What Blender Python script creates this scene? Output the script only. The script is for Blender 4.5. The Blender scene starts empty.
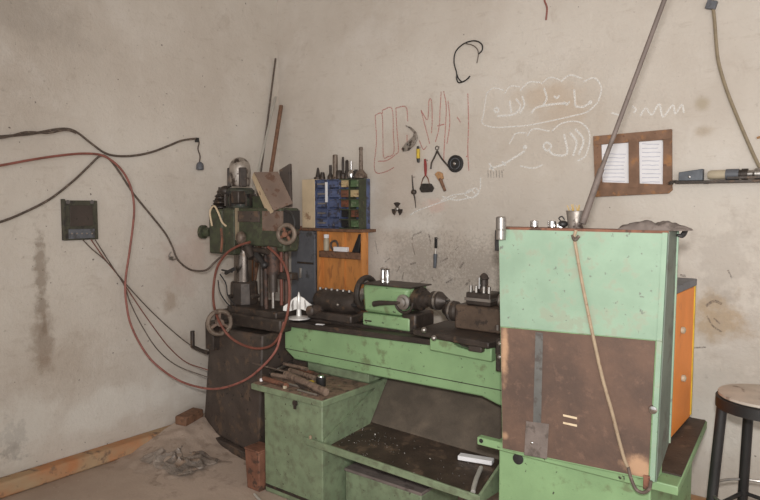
import bpy, bmesh, math, random
from mathutils import Vector, Matrix, noise as mnoise
V = Vector
random.seed(7)
SC = bpy.context.scene
COL = SC.collection
PI = math.pi

# ------------------------------------------------------------------ camera
F = 640.0
CAM = V((3.583, -3.370, 1.55))
PITCH, YAW = math.radians(4.0), math.radians(37.7)
FW = V((-math.sin(YAW)*math.cos(PITCH), math.cos(YAW)*math.cos(PITCH), -math.sin(PITCH)))
RT = V((math.cos(YAW), math.sin(YAW), 0))
UP = RT.cross(FW)
def ray(px, py): return FW + RT*((px-380)/F) - UP*((py-250)/F)
def onx(px, py, x):
    d = ray(px, py); return CAM + d*((x-CAM.x)/d.x)
def ony(px, py, y):
    d = ray(px, py); return CAM + d*((y-CAM.y)/d.y)
def onz(px, py, z):
    d = ray(px, py); return CAM + d*((z-CAM.z)/d.z)
cd = bpy.data.cameras.new('camera'); co = bpy.data.objects.new('camera', cd); COL.objects.link(co)
cd.sensor_width = 36; cd.lens = F*36/760; cd.clip_start = .05
co.location = CAM; co.rotation_euler = (PI/2-PITCH, 0, YAW)
SC.camera = co

# ------------------------------------------------------------------ materials
def srgb(r, g, b):
    f = lambda c: (c/255/12.92) if c/255 <= .04045 else ((c/255+.055)/1.055)**2.4
    return (f(r), f(g), f(b))
class NT:
    def __init__(s, name):
        s.m = bpy.data.materials.new(name); s.m.use_nodes = True
        s.t = s.m.node_tree; s.n = s.t.nodes; s.l = s.t.links
        s.b = s.n['Principled BSDF']; s.out = s.n['Material Output']
        s.tc = s.n.new('ShaderNodeTexCoord'); s.co = s.tc.outputs['Object']
    def noise(s, scale, detail=4, rough=.55, co=None, dist=0):
        n = s.n.new('ShaderNodeTexNoise'); n.inputs['Scale'].default_value = scale
        n.inputs['Detail'].default_value = detail; n.inputs['Roughness'].default_value = rough
        n.inputs['Distortion'].default_value = dist
        s.l.new(co or s.co, n.inputs['Vector']); return n.outputs['Fac']
    def rng(s, x, a, b, c=0., d=1.):
        n = s.n.new('ShaderNodeMapRange'); n.inputs[1].default_value = a; n.inputs[2].default_value = b
        n.inputs[3].default_value = c; n.inputs[4].default_value = d; n.interpolation_type = 'SMOOTHSTEP'
        s.l.new(x, n.inputs[0]); return n.outputs[0]
    def math(s, op, a, b=0.):
        n = s.n.new('ShaderNodeMath'); n.operation = op
        for i, v in enumerate((a, b)):
            if isinstance(v, (int, float)): n.inputs[i].default_value = v
            else: s.l.new(v, n.inputs[i])
        return n.outputs[0]
    def mix(s, fac, a, b):
        n = s.n.new('ShaderNodeMix'); n.data_type = 'RGBA'
        if isinstance(fac, (int, float)): n.inputs[0].default_value = fac
        else: s.l.new(fac, n.inputs[0])
        for i, v in ((6, a), (7, b)):
            if isinstance(v, tuple): n.inputs[i].default_value = (*v, 1)
            else: s.l.new(v, n.inputs[i])
        return n.outputs[2]
    def mapping(s, scale=(1,1,1), loc=(0,0,0)):
        n = s.n.new('ShaderNodeMapping'); n.inputs['Scale'].default_value = scale; n.inputs['Location'].default_value = loc
        s.l.new(s.co, n.inputs['Vector']); return n.outputs[0]
    def stain(s, c, size, wob=.5, scale=6):
        # soft blob of dirt at point c with per-axis half sizes
        loc = tuple(-c[i]/size[i] for i in range(3))
        v = s.mapping(tuple(1/size[i] for i in range(3)), loc)
        ln = s.n.new('ShaderNodeVectorMath'); ln.operation = 'LENGTH'; s.l.new(v, ln.inputs[0])
        w = s.math('SUBTRACT', s.noise(scale, 5, .65), .5)
        d = s.math('ADD', ln.outputs['Value'], s.math('MULTIPLY', w, wob*2.6))
        return s.rng(d, 1.0, .25)
    def bump(s, h, strength=.2, dist=.01):
        n = s.n.new('ShaderNodeBump'); n.inputs['Strength'].default_value = strength; n.inputs['Distance'].default_value = dist
        s.l.new(h, n.inputs['Height']); s.l.new(n.outputs[0], s.b.inputs['Normal'])
    def done(s, col, rough=.6, metal=0., spec=None):
        if isinstance(col, tuple): s.b.inputs['Base Color'].default_value = (*col, 1)
        else: s.l.new(col, s.b.inputs['Base Color'])
        if isinstance(rough, (int, float)): s.b.inputs['Roughness'].default_value = rough
        else: s.l.new(rough, s.b.inputs['Roughness'])
        s.b.inputs['Metallic'].default_value = metal
        if spec is not None: s.b.inputs['Specular IOR Level'].default_value = spec
        return s.m
def mul(c, k): return tuple(min(1, x*k) for x in c)
def simple(name, col, rough=.6, metal=0., var=.2, scale=8, col2=None, th=.58, scale2=14, col3=None, th3=.66, scale3=45, bump=.15, bscale=60, soft=.06, stretch=None):
    t = NT(name)
    if stretch: t.co = t.mapping(stretch)
    c = t.mix(t.rng(t.noise(scale, 5), .3, .7), mul(col, 1-var), mul(col, 1+var))
    if col2: c = t.mix(t.rng(t.noise(scale2, 6, .6), th-soft, th+soft), c, col2)
    if col3: c = t.mix(t.rng(t.noise(scale3, 3, .6), th3-.03, th3+.03), c, col3)
    if bump: t.bump(t.noise(bscale, 4), bump, .006)
    return t.done(c, rough, metal)

MT = {}
green, greend, grime = srgb(140, 186, 138), srgb(112, 150, 104), srgb(48, 42, 36)
MT['green'] = simple('green_paint', srgb(130, 160, 116), .5, 0, .1, 5, srgb(112, 128, 92), .62, 13, grime, .69, 42, .1)
MT['green_cover'] = simple('pale_green_paint', srgb(141, 165, 143), .45, 0, .08, 9, srgb(146, 158, 138), .58, 18, srgb(116, 122, 112), .68, 40, .05)
MT['green_grime'] = simple('grimy_green_paint', srgb(120, 134, 106), .6, 0, .12, 10, srgb(102, 108, 86), .57, 22, srgb(70, 66, 54), .69, 46, .15, soft=.16)
MT['green_dark'] = simple('dark_green_paint', srgb(70, 75, 56), .55, 0, .18, 14, srgb(58, 58, 47), .52, 30, srgb(104, 92, 74), .68, 50, .2, soft=.12)
MT['motor_paint'] = simple('oily_motor_paint', srgb(62, 64, 54), .5, 0, .3, 16, srgb(40, 38, 38), .54, 26, srgb(110, 112, 116), .7, 40, .3)
MT['wheel_iron'] = simple('dull_wheel_iron', srgb(120, 106, 94), .55, .3, .15, 20, srgb(90, 74, 64), .56, 30)
MT['slide_brown'] = simple('oily_brown_steel', srgb(96, 80, 68), .5, .3, .2, 14, srgb(66, 56, 50), .58, 24, bump=.2)
MT['dark_rust'] = simple('dark_rusty_iron', srgb(92, 70, 60), .65, .2, .25, 14, srgb(60, 50, 46), .54, 24, bump=.3)
MT['column_steel'] = simple('oily_column_steel', srgb(120, 112, 106), .22, .9, .12, 12, srgb(92, 80, 70), .62, 20, bump=0)
MT['dark'] = simple('grimy_dark_steel', srgb(66, 58, 53), .5, .35, .3, 12, srgb(94, 76, 62), .62, 18, None, bump=.3)
MT['base_dark'] = simple('grimy_brown_black_paint', srgb(72, 62, 56), .6, 0, .22, 7, srgb(96, 78, 64), .6, 11, srgb(38, 34, 32), .66, 26, .2)
MT['black'] = simple('black_plastic', srgb(40, 38, 38), .5, 0, .2, 10)
MT['steel'] = simple('worn_steel', srgb(165, 160, 155), .35, .85, .12, 14, srgb(110, 98, 86), .66, 20, bump=.08)
MT['chrome'] = simple('bright_steel', srgb(205, 203, 202), .2, 1., .06, 10, bump=0)
MT['grey_metal'] = simple('grey_painted_metal', srgb(100, 102, 108), .5, .1, .15, 8, srgb(74, 72, 72), .6, 12, srgb(150, 146, 140), .72, 30)
MT['grey_green'] = simple('dull_grey_green_paint', srgb(100, 108, 98), .55, 0, .12, 6, srgb(84, 84, 76), .6, 10)
MT['blue'] = simple('blue_paint', srgb(86, 96, 128), .55, 0, .2, 14, srgb(68, 66, 76), .56, 24, srgb(140, 132, 128), .69, 50)
MT['cream'] = simple('cream_board', srgb(206, 186, 156), .7, 0, .1, 8, srgb(160, 130, 104), .64, 16)
MT['brownbox'] = simple('brown_card', srgb(116, 98, 87), .75, 0, .15, 10, srgb(96, 70, 56), .6, 20)
MT['binrust'] = simple('rusty_red_metal', srgb(124, 78, 60), .65, .1, .25, 16, srgb(76, 60, 48), .56, 24)
MT['bingreen'] = simple('green_box_paint', srgb(84, 104, 72), .6, 0, .25, 18, srgb(150, 148, 128), .62, 40)
MT['bincream'] = simple('stained_cream', srgb(190, 168, 128), .65, 0, .15, 16, srgb(120, 90, 62), .6, 30)
MT['rust'] = simple('rusty_steel', srgb(124, 84, 66), .75, .1, .25, 12, srgb(78, 58, 48), .58, 20, bump=.3)
MT['rustbar'] = simple('rusty_brown_bar', srgb(134, 114, 100), .7, .2, .2, 22, srgb(104, 88, 76), .56, 30, bump=.25)
MT['orange'] = simple('orange_paint', srgb(228, 136, 58), .55, 0, .08, 5, srgb(190, 112, 58), .66, 9)
MT['wood_orange'] = simple('orange_varnished_wood', srgb(206, 138, 76), .55, 0, .10, 4, srgb(176, 116, 68), .58, 7, srgb(120, 82, 54), .74, 30, stretch=(4, 4, 1))
MT['wood_dark'] = simple('weathered_brown_wood', srgb(118, 86, 66), .75, 0, .2, 10, srgb(76, 58, 48), .6, 16, stretch=(3, 3, 3))
MT['wood_frame'] = simple('stained_frame_wood', srgb(126, 96, 76), .75, 0, .2, 14, srgb(156, 112, 74), .6, 18, srgb(100, 62, 48), .68, 40)
MT['wood_pale'] = simple('pale_wood', srgb(176, 134, 94), .7, 0, .15, 20)
MT['paper'] = simple('paper', srgb(232, 230, 232), .85, 0, .03, 20, bump=.05)
MT['ink'] = simple('ink', srgb(188, 188, 200), .8, 0, .1, 20, bump=0)
MT['cable'] = simple('dusty_dark_cable', srgb(88, 76, 68), .65, 0, .2, 30, srgb(120, 106, 94), .6, 40)
MT['hose_red'] = simple('dull_red_hose', srgb(140, 86, 76), .6, 0, .15, 20, srgb(112, 70, 60), .6, 30)
MT['hose_rust'] = simple('brown_red_hose', srgb(116, 68, 56), .55, 0, .15, 20)
MT['cable_beige'] = simple('beige_cord', srgb(152, 133, 110), .75, 0, .12, 30, srgb(130, 108, 86), .62, 40)
MT['cable_olive'] = simple('dusty_olive_cable', srgb(140, 126, 104), .7, 0, .12, 30)
MT['pipe_grey'] = simple('dull_grey_pipe', srgb(104, 92, 86), .7, 0., .15, 8, srgb(84, 74, 68), .58, 9)
MT['pipe_pale'] = simple('pale_conduit', srgb(176, 172, 164), .5, 0, .08, 10)
MT['white_metal'] = simple('silver_white_metal', srgb(218, 216, 212), .35, .3, .05, 20, bump=0)
MT['silver_dome'] = simple('dull_silver', srgb(170, 162, 154), .35, .7, .2, 20, srgb(84, 74, 68), .56, 26)
MT['cardboard'] = simple('dusty_grey_card', srgb(114, 103, 97), .9, 0, .15, 12, srgb(92, 82, 76), .6, 20, bump=.4)
MT['stool_top'] = simple('dusty_stool_top', srgb(190, 180, 168), .8, 0, .1, 10, srgb(140, 126, 114), .6, 16)
MT['box_paint'] = simple('dark_olive_box', srgb(72, 70, 58), .6, 0, .2, 20, srgb(54, 50, 46), .56, 30)
MT['strap_grey'] = simple('dull_strap', srgb(98, 97, 94), .6, .1, .15, 12, srgb(84, 78, 74), .56, 22)
MT['dirt'] = simple('dusty_dirt', srgb(170, 152, 138), .95, 0, .08, 7, srgb(150, 132, 118), .6, 16, srgb(184, 166, 150), .7, 50, .5)
MT['red'] = simple('red_lacquer', srgb(138, 44, 40), .45, 0, .15, 20)
MT['yellow'] = simple('yellow_plastic', srgb(196, 166, 44), .5, 0, .15, 30)
MT['bluegrey'] = simple('blue_grey_metal', srgb(92, 96, 102), .5, .2, .2, 24)
MT['beige'] = simple('beige_plastic', srgb(176, 164, 142), .6, 0, .12, 20)
MT['bristle'] = simple('dark_bristle', srgb(52, 46, 42), .85, 0, .3, 60, bump=.6, bscale=140)
MT['tray_back'] = simple('dusty_tray_back', srgb(84, 74, 64), .8, 0, .18, 7, srgb(108, 95, 82), .58, 5, srgb(150, 140, 128), .76, 90, .3, soft=.15)
MT['lid_dirt'] = simple('oily_lid_dirt', srgb(128, 106, 90), .85, 0, .2, 14, srgb(88, 74, 64), .55, 24, srgb(130, 140, 108), .68, 40, .4)
MT['tray'] = simple('oily_tray_steel', srgb(70, 58, 50), .6, .1, .25, 9, srgb(104, 86, 72), .6, 10, srgb(150, 140, 128), .74, 80, .3)
MT['straw'] = simple('dry_straw', srgb(190, 160, 100), .8, 0, .1, 20)

def wall_mat(name, stains):
    t = NT(name)
    c = t.mix(t.rng(t.noise(1.1, 7, .6), .32, .68), srgb(194, 184, 173), srgb(208, 200, 190))
    c = t.mix(t.math('MULTIPLY', t.rng(t.noise(3.2, 8, .68), .5, .72), .6), c, srgb(212, 205, 197))
    c = t.mix(t.math('MULTIPLY', t.rng(t.noise(5.5, 8, .7, dist=.6), .56, .74), .4), c, srgb(172, 159, 146))
    c = t.mix(t.math('MULTIPLY', t.rng(t.noise(28, 4, .7), .62, .74), .35), c, srgb(140, 126, 114))
    c = t.mix(t.math('MULTIPLY', t.rng(t.noise(36, 2, .5), .74, .78), .8), c, srgb(84, 74, 70))
    # fine dense trowel streaks
    v = t.mapping((1.6, 1.6, 7))
    c = t.mix(t.math('MULTIPLY', t.rng(t.noise(4, 6, .7, v), .55, .75), .3), c, srgb(166, 152, 138))
    for (p, sz, colr, k, wob, scl) in stains:
        c = t.mix(t.math('MULTIPLY', t.stain(p, sz, wob, scl), k), c, colr)
    h = t.math('ADD', t.noise(7, 8, .65), t.math('MULTIPLY', t.noise(55, 3), .35))
    t.bump(h, .35, .02)
    return t.done(c, .92, 0, .2)
def sx(px, py, w, h, col, k, wob=.5, scl=6):   # stain on the left wall
    return (onx(px, py, -.1), (1, w, h), col, k, wob, scl)
def sy(px, py, w, h, col, k, wob=.5, scl=6):   # stain on the back wall
    return (ony(px, py, .11), (w, 1, h), col, k, wob, scl)
dk, br, pk, wh = srgb(100, 88, 80), srgb(140, 112, 86), srgb(186, 160, 148), srgb(220, 216, 208)
MT['wall_left'] = wall_mat('left_plaster', [
    sx(41, 280, .05, .40, srgb(126, 110, 94), .6, 1.0, 14), sx(42, 345, .1, .22, srgb(126, 106, 88), .55, .8, 9),
    sx(14, 440, .10, .15, srgb(104, 96, 92), .5, 1.3, 22), sx(60, 365, .35, .25, br, .2, .9, 5),
    sx(120, 405, .7, .16, wh, .6, .8, 4), sx(20, 425, .3, .2, wh, .5, .9, 6), sx(185, 260, .25, .3, pk, .4, .8),
    sx(170, 300, .1, .1, br, .4, 1, 10), sx(10, 10, .5, .25, srgb(156, 146, 136), .4, .8, 3)])
MT['wall_back'] = wall_mat('back_plaster', [
    sy(455, 265, .6, .25, srgb(166, 152, 140), .3, 1.3, 7), sy(420, 255, .3, .25, dk, .22, 1.9, 60),
    sy(475, 265, .3, .2, dk, .24, 1.9, 64), sy(545, 95, .28, .12, srgb(186, 160, 132), .5, .6, 6),
    sy(560, 115, .2, .09, srgb(182, 156, 130), .4, .8, 6), sy(702, 104, .05, .05, srgb(168, 154, 132), .7, .3, 5),
    sy(704, 131, .06, .04, srgb(172, 156, 136), .6, .5, 7), sy(718, 318, .17, .16, srgb(176, 152, 122), .75, .8, 9),
    sy(730, 260, .22, .25, srgb(150, 138, 128), .25, 1.2, 12), sy(745, 345, .25, .3, srgb(156, 146, 136), .25, 1.2, 12),
    sy(400, 190, .25, .5, srgb(178, 160, 146), .35, 1, 5), sy(540, 130, .8, .35, srgb(196, 184, 170), .3, .9, 4),
    sy(435, 205, .12, .06, srgb(206, 176, 164), .5, .8, 14), sy(410, 225, .3, .08, srgb(214, 208, 200), .5, 1, 8),
    sy(720, 420, .35, .3, wh, .4, .9, 6)])
def floor_mat():
    t = NT('dusty_concrete')
    c = t.mix(t.rng(t.noise(1.6, 7, .6), .3, .7), srgb(168, 150, 136), srgb(188, 170, 156))
    c = t.mix(t.math('MULTIPLY', t.rng(t.noise(7, 6, .65), .55, .72), .5), c, srgb(140, 122, 110))
    c = t.mix(t.math('MULTIPLY', t.rng(t.noise(40, 3, .6), .62, .72), .5), c, srgb(190, 174, 160))
    t.bump(t.noise(45, 5), .3, .01)
    return t.done(c, .95, 0, .2)
MT['floor'] = floor_mat()
def brick_mat():
    t = NT('orange_brick_plinth')
    c = t.mix(t.rng(t.noise(4, 6, .6), .35, .65), srgb(186, 130, 92), srgb(178, 152, 122))
    c = t.mix(t.rng(t.noise(12, 6, .65), .54, .66), c, srgb(132, 110, 92))
    t.bump(t.noise(30, 5), .4, .01)
    return t.done(c, .9, 0, .2)
MT['brick'] = brick_mat()
def panel_mat():
    t = NT('rusty_brown_sheet')
    c = t.mix(t.rng(t.noise(6, 7, .65), .35, .68), srgb(88, 72, 64), srgb(106, 84, 72))
    c = t.mix(t.math('MULTIPLY', t.rng(t.noise(26, 5, .7), .52, .7), .5), c, srgb(124, 98, 84))
    for p, sz, k in ((ony(640, 468, -1.125), (.075, 1, .05), .9), (ony(504, 352, -1.125), (.024, 1, .16), .9), (ony(505, 436, -1.125), (.02, 1, .02), .7),
                     (ony(590, 472, -1.125), (.10, 1, .02), .5)):
        c = t.mix(t.math('MULTIPLY', t.stain(p, sz, .5, 22), k), c, srgb(184, 148, 118))
    t.bump(t.noise(40, 5), .25, .006)
    return t.done(c, .65, 0, .3)
def chalk_mat(name, col, lo=.42, hi=.66, k=.85):
    t = NT(name)
    t.b.inputs['Base Color'].default_value = (*col, 1); t.b.inputs['Roughness'].default_value = .95
    tr = t.n.new('ShaderNodeBsdfTransparent'); mx = t.n.new('ShaderNodeMixShader')
    t.l.new(t.math('MULTIPLY', t.rng(t.noise(130, 3, .7), lo, hi), k), mx.inputs[0])
    t.l.new(tr.outputs[0], mx.inputs[1]); t.l.new(t.b.outputs[0], mx.inputs[2]); t.l.new(mx.outputs[0], t.out.inputs['Surface'])
    return t.m
MT['chalk'] = chalk_mat('white_chalk', srgb(244, 242, 238), .2, .6, .75)
MT['redchalk'] = chalk_mat('pink_chalk', srgb(200, 130, 122), .2, .62, .62)
MT['mark'] = chalk_mat('grey_smudge', srgb(104, 94, 90), .3, .7, .6)
def bag_mat():
    t = NT('crumpled_plastic')
    c = t.mix(t.rng(t.noise(9, 5), .4, .65), srgb(150, 138, 128), srgb(116, 106, 98))
    c = t.mix(t.rng(t.noise(14, 4), .55, .68), c, srgb(142, 122, 106))
    t.bump(t.noise(24, 5, .6, dist=1.2), .6, .02)
    return t.done(c, .22, 0, .6)
MT['bag'] = bag_mat()

# ------------------------------------------------------------------ mesh building
ORG = {}
class MB:
    def __init__(s): s.bm = bmesh.new()
    def box(s, x0, x1, y0, y1, z0, z1, M=None):
        vs = [s.bm.verts.new((x, y, z)) for x in (x0, x1) for y in (y0, y1) for z in (z0, z1)]
        for f in ((0,1,3,2),(4,6,7,5),(0,4,5,1),(2,3,7,6),(0,2,6,4),(1,5,7,3)): s.bm.faces.new([vs[i] for i in f])
        if M: bmesh.ops.transform(s.bm, matrix=M, verts=vs)
        return s
    def obox(s, c, size, rot=(0,0,0)):
        h = V(size)/2
        from mathutils import Euler
        return s.box(-h.x, h.x, -h.y, h.y, -h.z, h.z, Matrix.Translation(V(c)) @ Euler(rot).to_matrix().to_4x4())
    def hexa(s, p):   # 8 corners: bottom ring 0-3, top ring 4-7
        vs = [s.bm.verts.new(q) for q in p]
        for f in ((3,2,1,0),(4,5,6,7),(0,1,5,4),(1,2,6,5),(2,3,7,6),(3,0,4,7)): s.bm.faces.new([vs[i] for i in f])
        return s
    def prism(s, pts, vec):
        a = [s.bm.verts.new(p) for p in pts]; b = [s.bm.verts.new(V(p)+V(vec)) for p in pts]
        s.bm.faces.new(a[::-1]); s.bm.faces.new(b); n = len(a)
        for i in range(n): s.bm.faces.new((a[i], a[(i+1)%n], b[(i+1)%n], b[i]))
        return s
    def frame_of(s, d):
        d = V(d).normalized(); a = V((0,0,1)) if abs(d.z) < .9 else V((1,0,0))
        u = d.cross(a).normalized(); return u, d.cross(u).normalized(), d
    def lathe(s, o, axis, prof, n=24, caps=True):
        u, v, d = s.frame_of(axis); o = V(o); rings = []
        for r, h in prof:
            rings.append([s.bm.verts.new(o + d*h + (u*math.cos(2*PI*i/n)+v*math.sin(2*PI*i/n))*max(r, 1e-4)) for i in range(n)])
        for A, B in zip(rings, rings[1:]):
            for i in range(n): s.bm.faces.new((A[i], A[(i+1)%n], B[(i+1)%n], B[i]))
        if caps: s.bm.faces.new(rings[0][::-1]); s.bm.faces.new(rings[-1])
        return s
    def cyl(s, p0, p1, r0, r1=None, n=20):
        d = V(p1)-V(p0); return s.lathe(p0, d, [(r0, 0), (r0 if r1 is None else r1, d.length)], n)
    def tube(s, pts, r, n=8, sub=6, smooth=True):
        pts = [V(p) for p in pts]
        rs = r if isinstance(r, (list, tuple)) else [r]*len(pts)
        if smooth and len(pts) > 2:
            P, R = [], []
            e = [pts[0]*2-pts[1]] + pts + [pts[-1]*2-pts[-2]]
            for i in range(len(pts)-1):
                a, b, c, d = e[i:i+4]
                for k in range(sub):
                    t = k/sub
                    P.append(.5*((2*b)+(c-a)*t+(2*a-5*b+4*c-d)*t*t+(3*b-a-3*c+d)*t**3)); R.append(rs[i]*(1-t)+rs[i+1]*t)
            P.append(pts[-1]); R.append(rs[-1])
        else: P, R = pts, rs
        rings = []; u = None
        for i, p in enumerate(P):
            d = (P[min(i+1, len(P)-1)]-P[max(i-1, 0)]).normalized()
            if u is None: u = s.frame_of(d)[0]
            u = (u - d*u.dot(d)).normalized(); v = d.cross(u)
            rings.append([s.bm.verts.new(p+(u*math.cos(2*PI*k/n)+v*math.sin(2*PI*k/n))*R[i]) for k in range(n)])
        for A, B in zip(rings, rings[1:]):
            for k in range(n): s.bm.faces.new((A[k], A[(k+1)%n], B[(k+1)%n], B[k]))
        s.bm.faces.new(rings[0][::-1]); s.bm.faces.new(rings[-1]); return s
    def torus(s, c, axis, R, r, n=28, m=8, arc=2*PI):
        u, v, d = s.frame_of(axis); c = V(c); full = arc > 6.28; N = n if full else n+1; rings = []
        for i in range(N):
            a = arc*i/n; e = u*math.cos(a)+v*math.sin(a)
            rings.append([s.bm.verts.new(c+e*(R+r*math.cos(2*PI*k/m))+d*(r*math.sin(2*PI*k/m))) for k in range(m)])
        for i in range(N if full else N-1):
            A, B = rings[i], rings[(i+1)%N]
            for k in range(m): s.bm.faces.new((A[k], B[k], B[(k+1)%m], A[(k+1)%m]))
        return s
    def ball(s, c, r, n=16, m=10):
        r = r if isinstance(r, (tuple, list)) else (r, r, r)
        bmesh.ops.create_uvsphere(s.bm, u_segments=n, v_segments=m, radius=1, matrix=Matrix.Translation(V(c)) @ Matrix.Diagonal((*r, 1)))
        return s
    def strip(s, pts, w, nrm, off=.0015, thick=.001):   # a chalk stroke lying on a wall
        pts = [V(p) for p in pts]; P = []
        e = [pts[0]*2-pts[1]] + pts + [pts[-1]*2-pts[-2]]
        for i in range(len(pts)-1):
            a, b, c, d = e[i:i+4]
            for k in range(5):
                t = k/5; P.append(.5*((2*b)+(c-a)*t+(2*a-5*b+4*c-d)*t*t+(3*b-a-3*c+d)*t**3))
        P.append(pts[-1]); nrm = V(nrm); prev = None
        for i, p in enumerate(P):
            d = (P[min(i+1, len(P)-1)]-P[max(i-1, 0)]).normalized(); sd = d.cross(nrm)*w/2
            q = p + nrm*off; cur = (s.bm.verts.new(q+sd), s.bm.verts.new(q-sd))
            if prev: s.bm.faces.new((prev[0], cur[0], cur[1], prev[1]))
            prev = cur
        return s
    def xf(s, M): bmesh.ops.transform(s.bm, matrix=M, verts=s.bm.verts); return s
    def build(s, name, m, parent=None, bevel=0., label=None, smooth=35):
        bm = s.bm
        bmesh.ops.recalc_face_normals(bm, faces=bm.faces)
        if parent is None:
            vs = [v.co for v in bm.verts]
            org = V(((min(v.x for v in vs)+max(v.x for v in vs))/2, (min(v.y for v in vs)+max(v.y for v in vs))/2, min(v.z for v in vs)))
        else: org = ORG[parent.name]
        for v in bm.verts: v.co -= org
        me = bpy.data.meshes.new(name); bm.to_mesh(me); bm.free()
        for p in me.polygons: p.use_smooth = True
        me.set_sharp_from_angle(angle=math.radians(smooth))
        me.materials.append(m if not isinstance(m, str) else MT[m])
        o = bpy.data.objects.new(name, me); COL.objects.link(o)
        if parent is None: o.location = org
        else: o.parent = parent
        ORG[o.name] = org
        if bevel:
            b = o.modifiers.new('bevel', 'BEVEL'); b.width = bevel; b.segments = 2; b.limit_method = 'ANGLE'; b.angle_limit = math.radians(40)
        if label: o['label'] = label
        return o
def tag(o, label, cat, group=None):
    o['label'] = label; o['category'] = cat
    if group: o['group'] = group
    return o
def thing(name, label, cat, loc, group=None):
    o = bpy.data.objects.new(name, None); COL.objects.link(o); o.location = loc; o.empty_display_size = .05
    ORG[o.name] = V(loc); return tag(o, label, cat, group)
def one(name, mb, m, label, cat, group=None, bevel=0.): return tag(mb.build(name, m, None, bevel), label, cat, group)
def struct(name, mb, m, parent=None, bevel=0.):
    o = mb.build(name, m, parent, bevel)
    if parent is None: o['kind'] = 'structure'
    return o
def rect(px0, py0, px1, py1, y):
    a, b = ony(px0, (py0+py1)/2, y), ony(px1, (py0+py1)/2, y)
    c, d = ony((px0+px1)/2, py0, y), ony((px0+px1)/2, py1, y)
    return a.x, b.x, d.z, c.z
def pbox(mb, px0, py0, px1, py1, y, depth):
    x0, x1, z0, z1 = rect(px0, py0, px1, py1, y); return mb.box(x0, x1, y, y+depth, z0, z1)

# ------------------------------------------------------------------ setting
WX, WY = -.1, .11
struct('floor', MB().box(-.3, 7, -7, .3, -.1, 0), 'floor')
WL = struct('wall_left', MB().box(WX-.2, WX, -7, WY, 0, 3.4), 'wall_left'); ORG[WL.name] = WL.location.copy()
WB = struct('wall_back', MB().box(WX-.2, 7, WY, WY+.2, 0, 3.4), 'wall_back')
struct('ceiling', MB().box(-.3, 7, -7, .31, 3.4, 3.5), 'wall_left')
struct('baseboard_left', MB().box(WX, -.005, -7, WY, 0, .085), 'brick', bevel=.012)
struct('baseboard_back', MB().box(-.005, 7, .03, WY, 0, .085), 'brick', bevel=.012)
# stain coordinates are world ones: the walls' texture space is their own origin, so shift it
for o in (WL, WB):
    me = o.data
    for v in me.vertices: v.co += o.location
    o.location = (0, 0, 0); ORG[o.name] = V((0, 0, 0))

# chalk on the back wall
def W(px, py): return ony(px, py, WY)
def C4(l): return [W(460+x/3.569, 60+y/3.569) for x, y in l]
def ch(name, strokes, mat, w, conv): 
    mb = MB()
    for st in strokes: mb.strip(conv(st), w*random.uniform(.8, 1.25), (0, -1, 0))
    return mb
upper_cloud = [[(95,120),(85,190),(80,225),(120,240),(180,238),(250,232),(330,216),(400,200),(455,185),(492,152)], [(160,120),(180,94),(214,96)], [(215,110),(245,80),(288,80)],
    [(290,86),(322,62),(360,72)], [(360,78),(392,54),(436,66)], [(440,78),(480,64),(505,100),(494,148)], [(95,120),(120,100),(158,108)]]
ch('c', upper_cloud, 'chalk', .008, C4).xf(Matrix()).build('chalk_cloud', 'chalk', WB)
letters_up = [[(178,145),(184,190)], [(200,138),(216,166),(192,194),(132,200)], [(222,128),(230,160),(214,190)], [(122,178),(130,170),(139,178),(130,187),(122,178)],
    [(300,100),(310,135),(298,162)], [(255,190),(274,170),(330,158),(382,155)], [(408,105),(412,164)], [(412,166),(440,167),(466,152)], [(336,128),(346,136),(356,126)], [(370,150),(380,160),(392,148)]]
mb = MB()
for st in letters_up: mb.strip(C4(st), .012, (0,-1,0))
mb.ball(W(460+465/3.569, 60+151/3.569), (.012, .0015, .011), 12, 8)
mb.build('chalk_writing', 'chalk', WB)
lower_cloud = [[(185,285),(200,262),(238,260)], [(240,272),(262,246),(320,254)], [(328,254),(364,226),(420,220),(456,246),(463,290),(448,342),(420,360)], [(215,378),(260,386),(296,374)], [(185,285),(176,300)]]
mb = MB()
for st in lower_cloud: mb.strip(C4(st), .008, (0,-1,0))
mb.build('chalk_cloud', 'chalk', WB)
letters_lo = [[(392,258),(416,292),(404,342)], [(412,246),(441,286),(424,338)], [(372,264),(382,334),(336,338),(318,322)], [(296,308),(310,294),(326,308),(310,324),(296,308)],
    [(232,324),(200,345),(150,374),(104,388)], [(104,368),(122,396)], [(150,362),(164,378)]]
mb = MB()
for st in letters_lo: mb.strip(C4(st), .012, (0,-1,0))
mb.ball(W(460+232/3.569, 60+311/3.569), (.014, .0015, .013), 12, 8)
mb.build('chalk_writing', 'chalk', WB)
mb = MB()
for i in range(6): mb.strip(C4([(100+i*10, 394), (101+i*10, 420)]), .006, (0,-1,0))
mb.build('tally_marks', 'mark', WB)
def C6(l): return [W(350+x/2.815, 90+y/2.815) for x, y in l]
mb = MB()
for st in ([(255,312),(290,296),(330,290),(352,276),(362,290),(344,304),(324,294),(340,280),(352,292)], [(170,352),(190,340),(250,318),(300,300)], [(368,246),(366,280),(350,300)], [(260,300),(300,310),(350,300)]): mb.strip(C6(st), .008, (0,-1,0))
mb.build('chalk_scribble', 'chalk', WB)
def C7(l): return [W(590+x/4.47, 60+y/4.47) for x, y in l]
mb = MB()
for st in ([(225,250),(250,214),(276,245),(310,196),(326,254),(370,202),(382,240),(410,200),(420,236)], [(190,206),(206,222),(196,236)], [(96,236),(130,246)]): mb.strip(C7(st), .009, (0,-1,0))
mb.build('chalk_scribble', 'chalk', WB)
def C8(l): return [W(360+x/5.56, 90+y/5.56) for x, y in l]
mb = MB()
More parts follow.
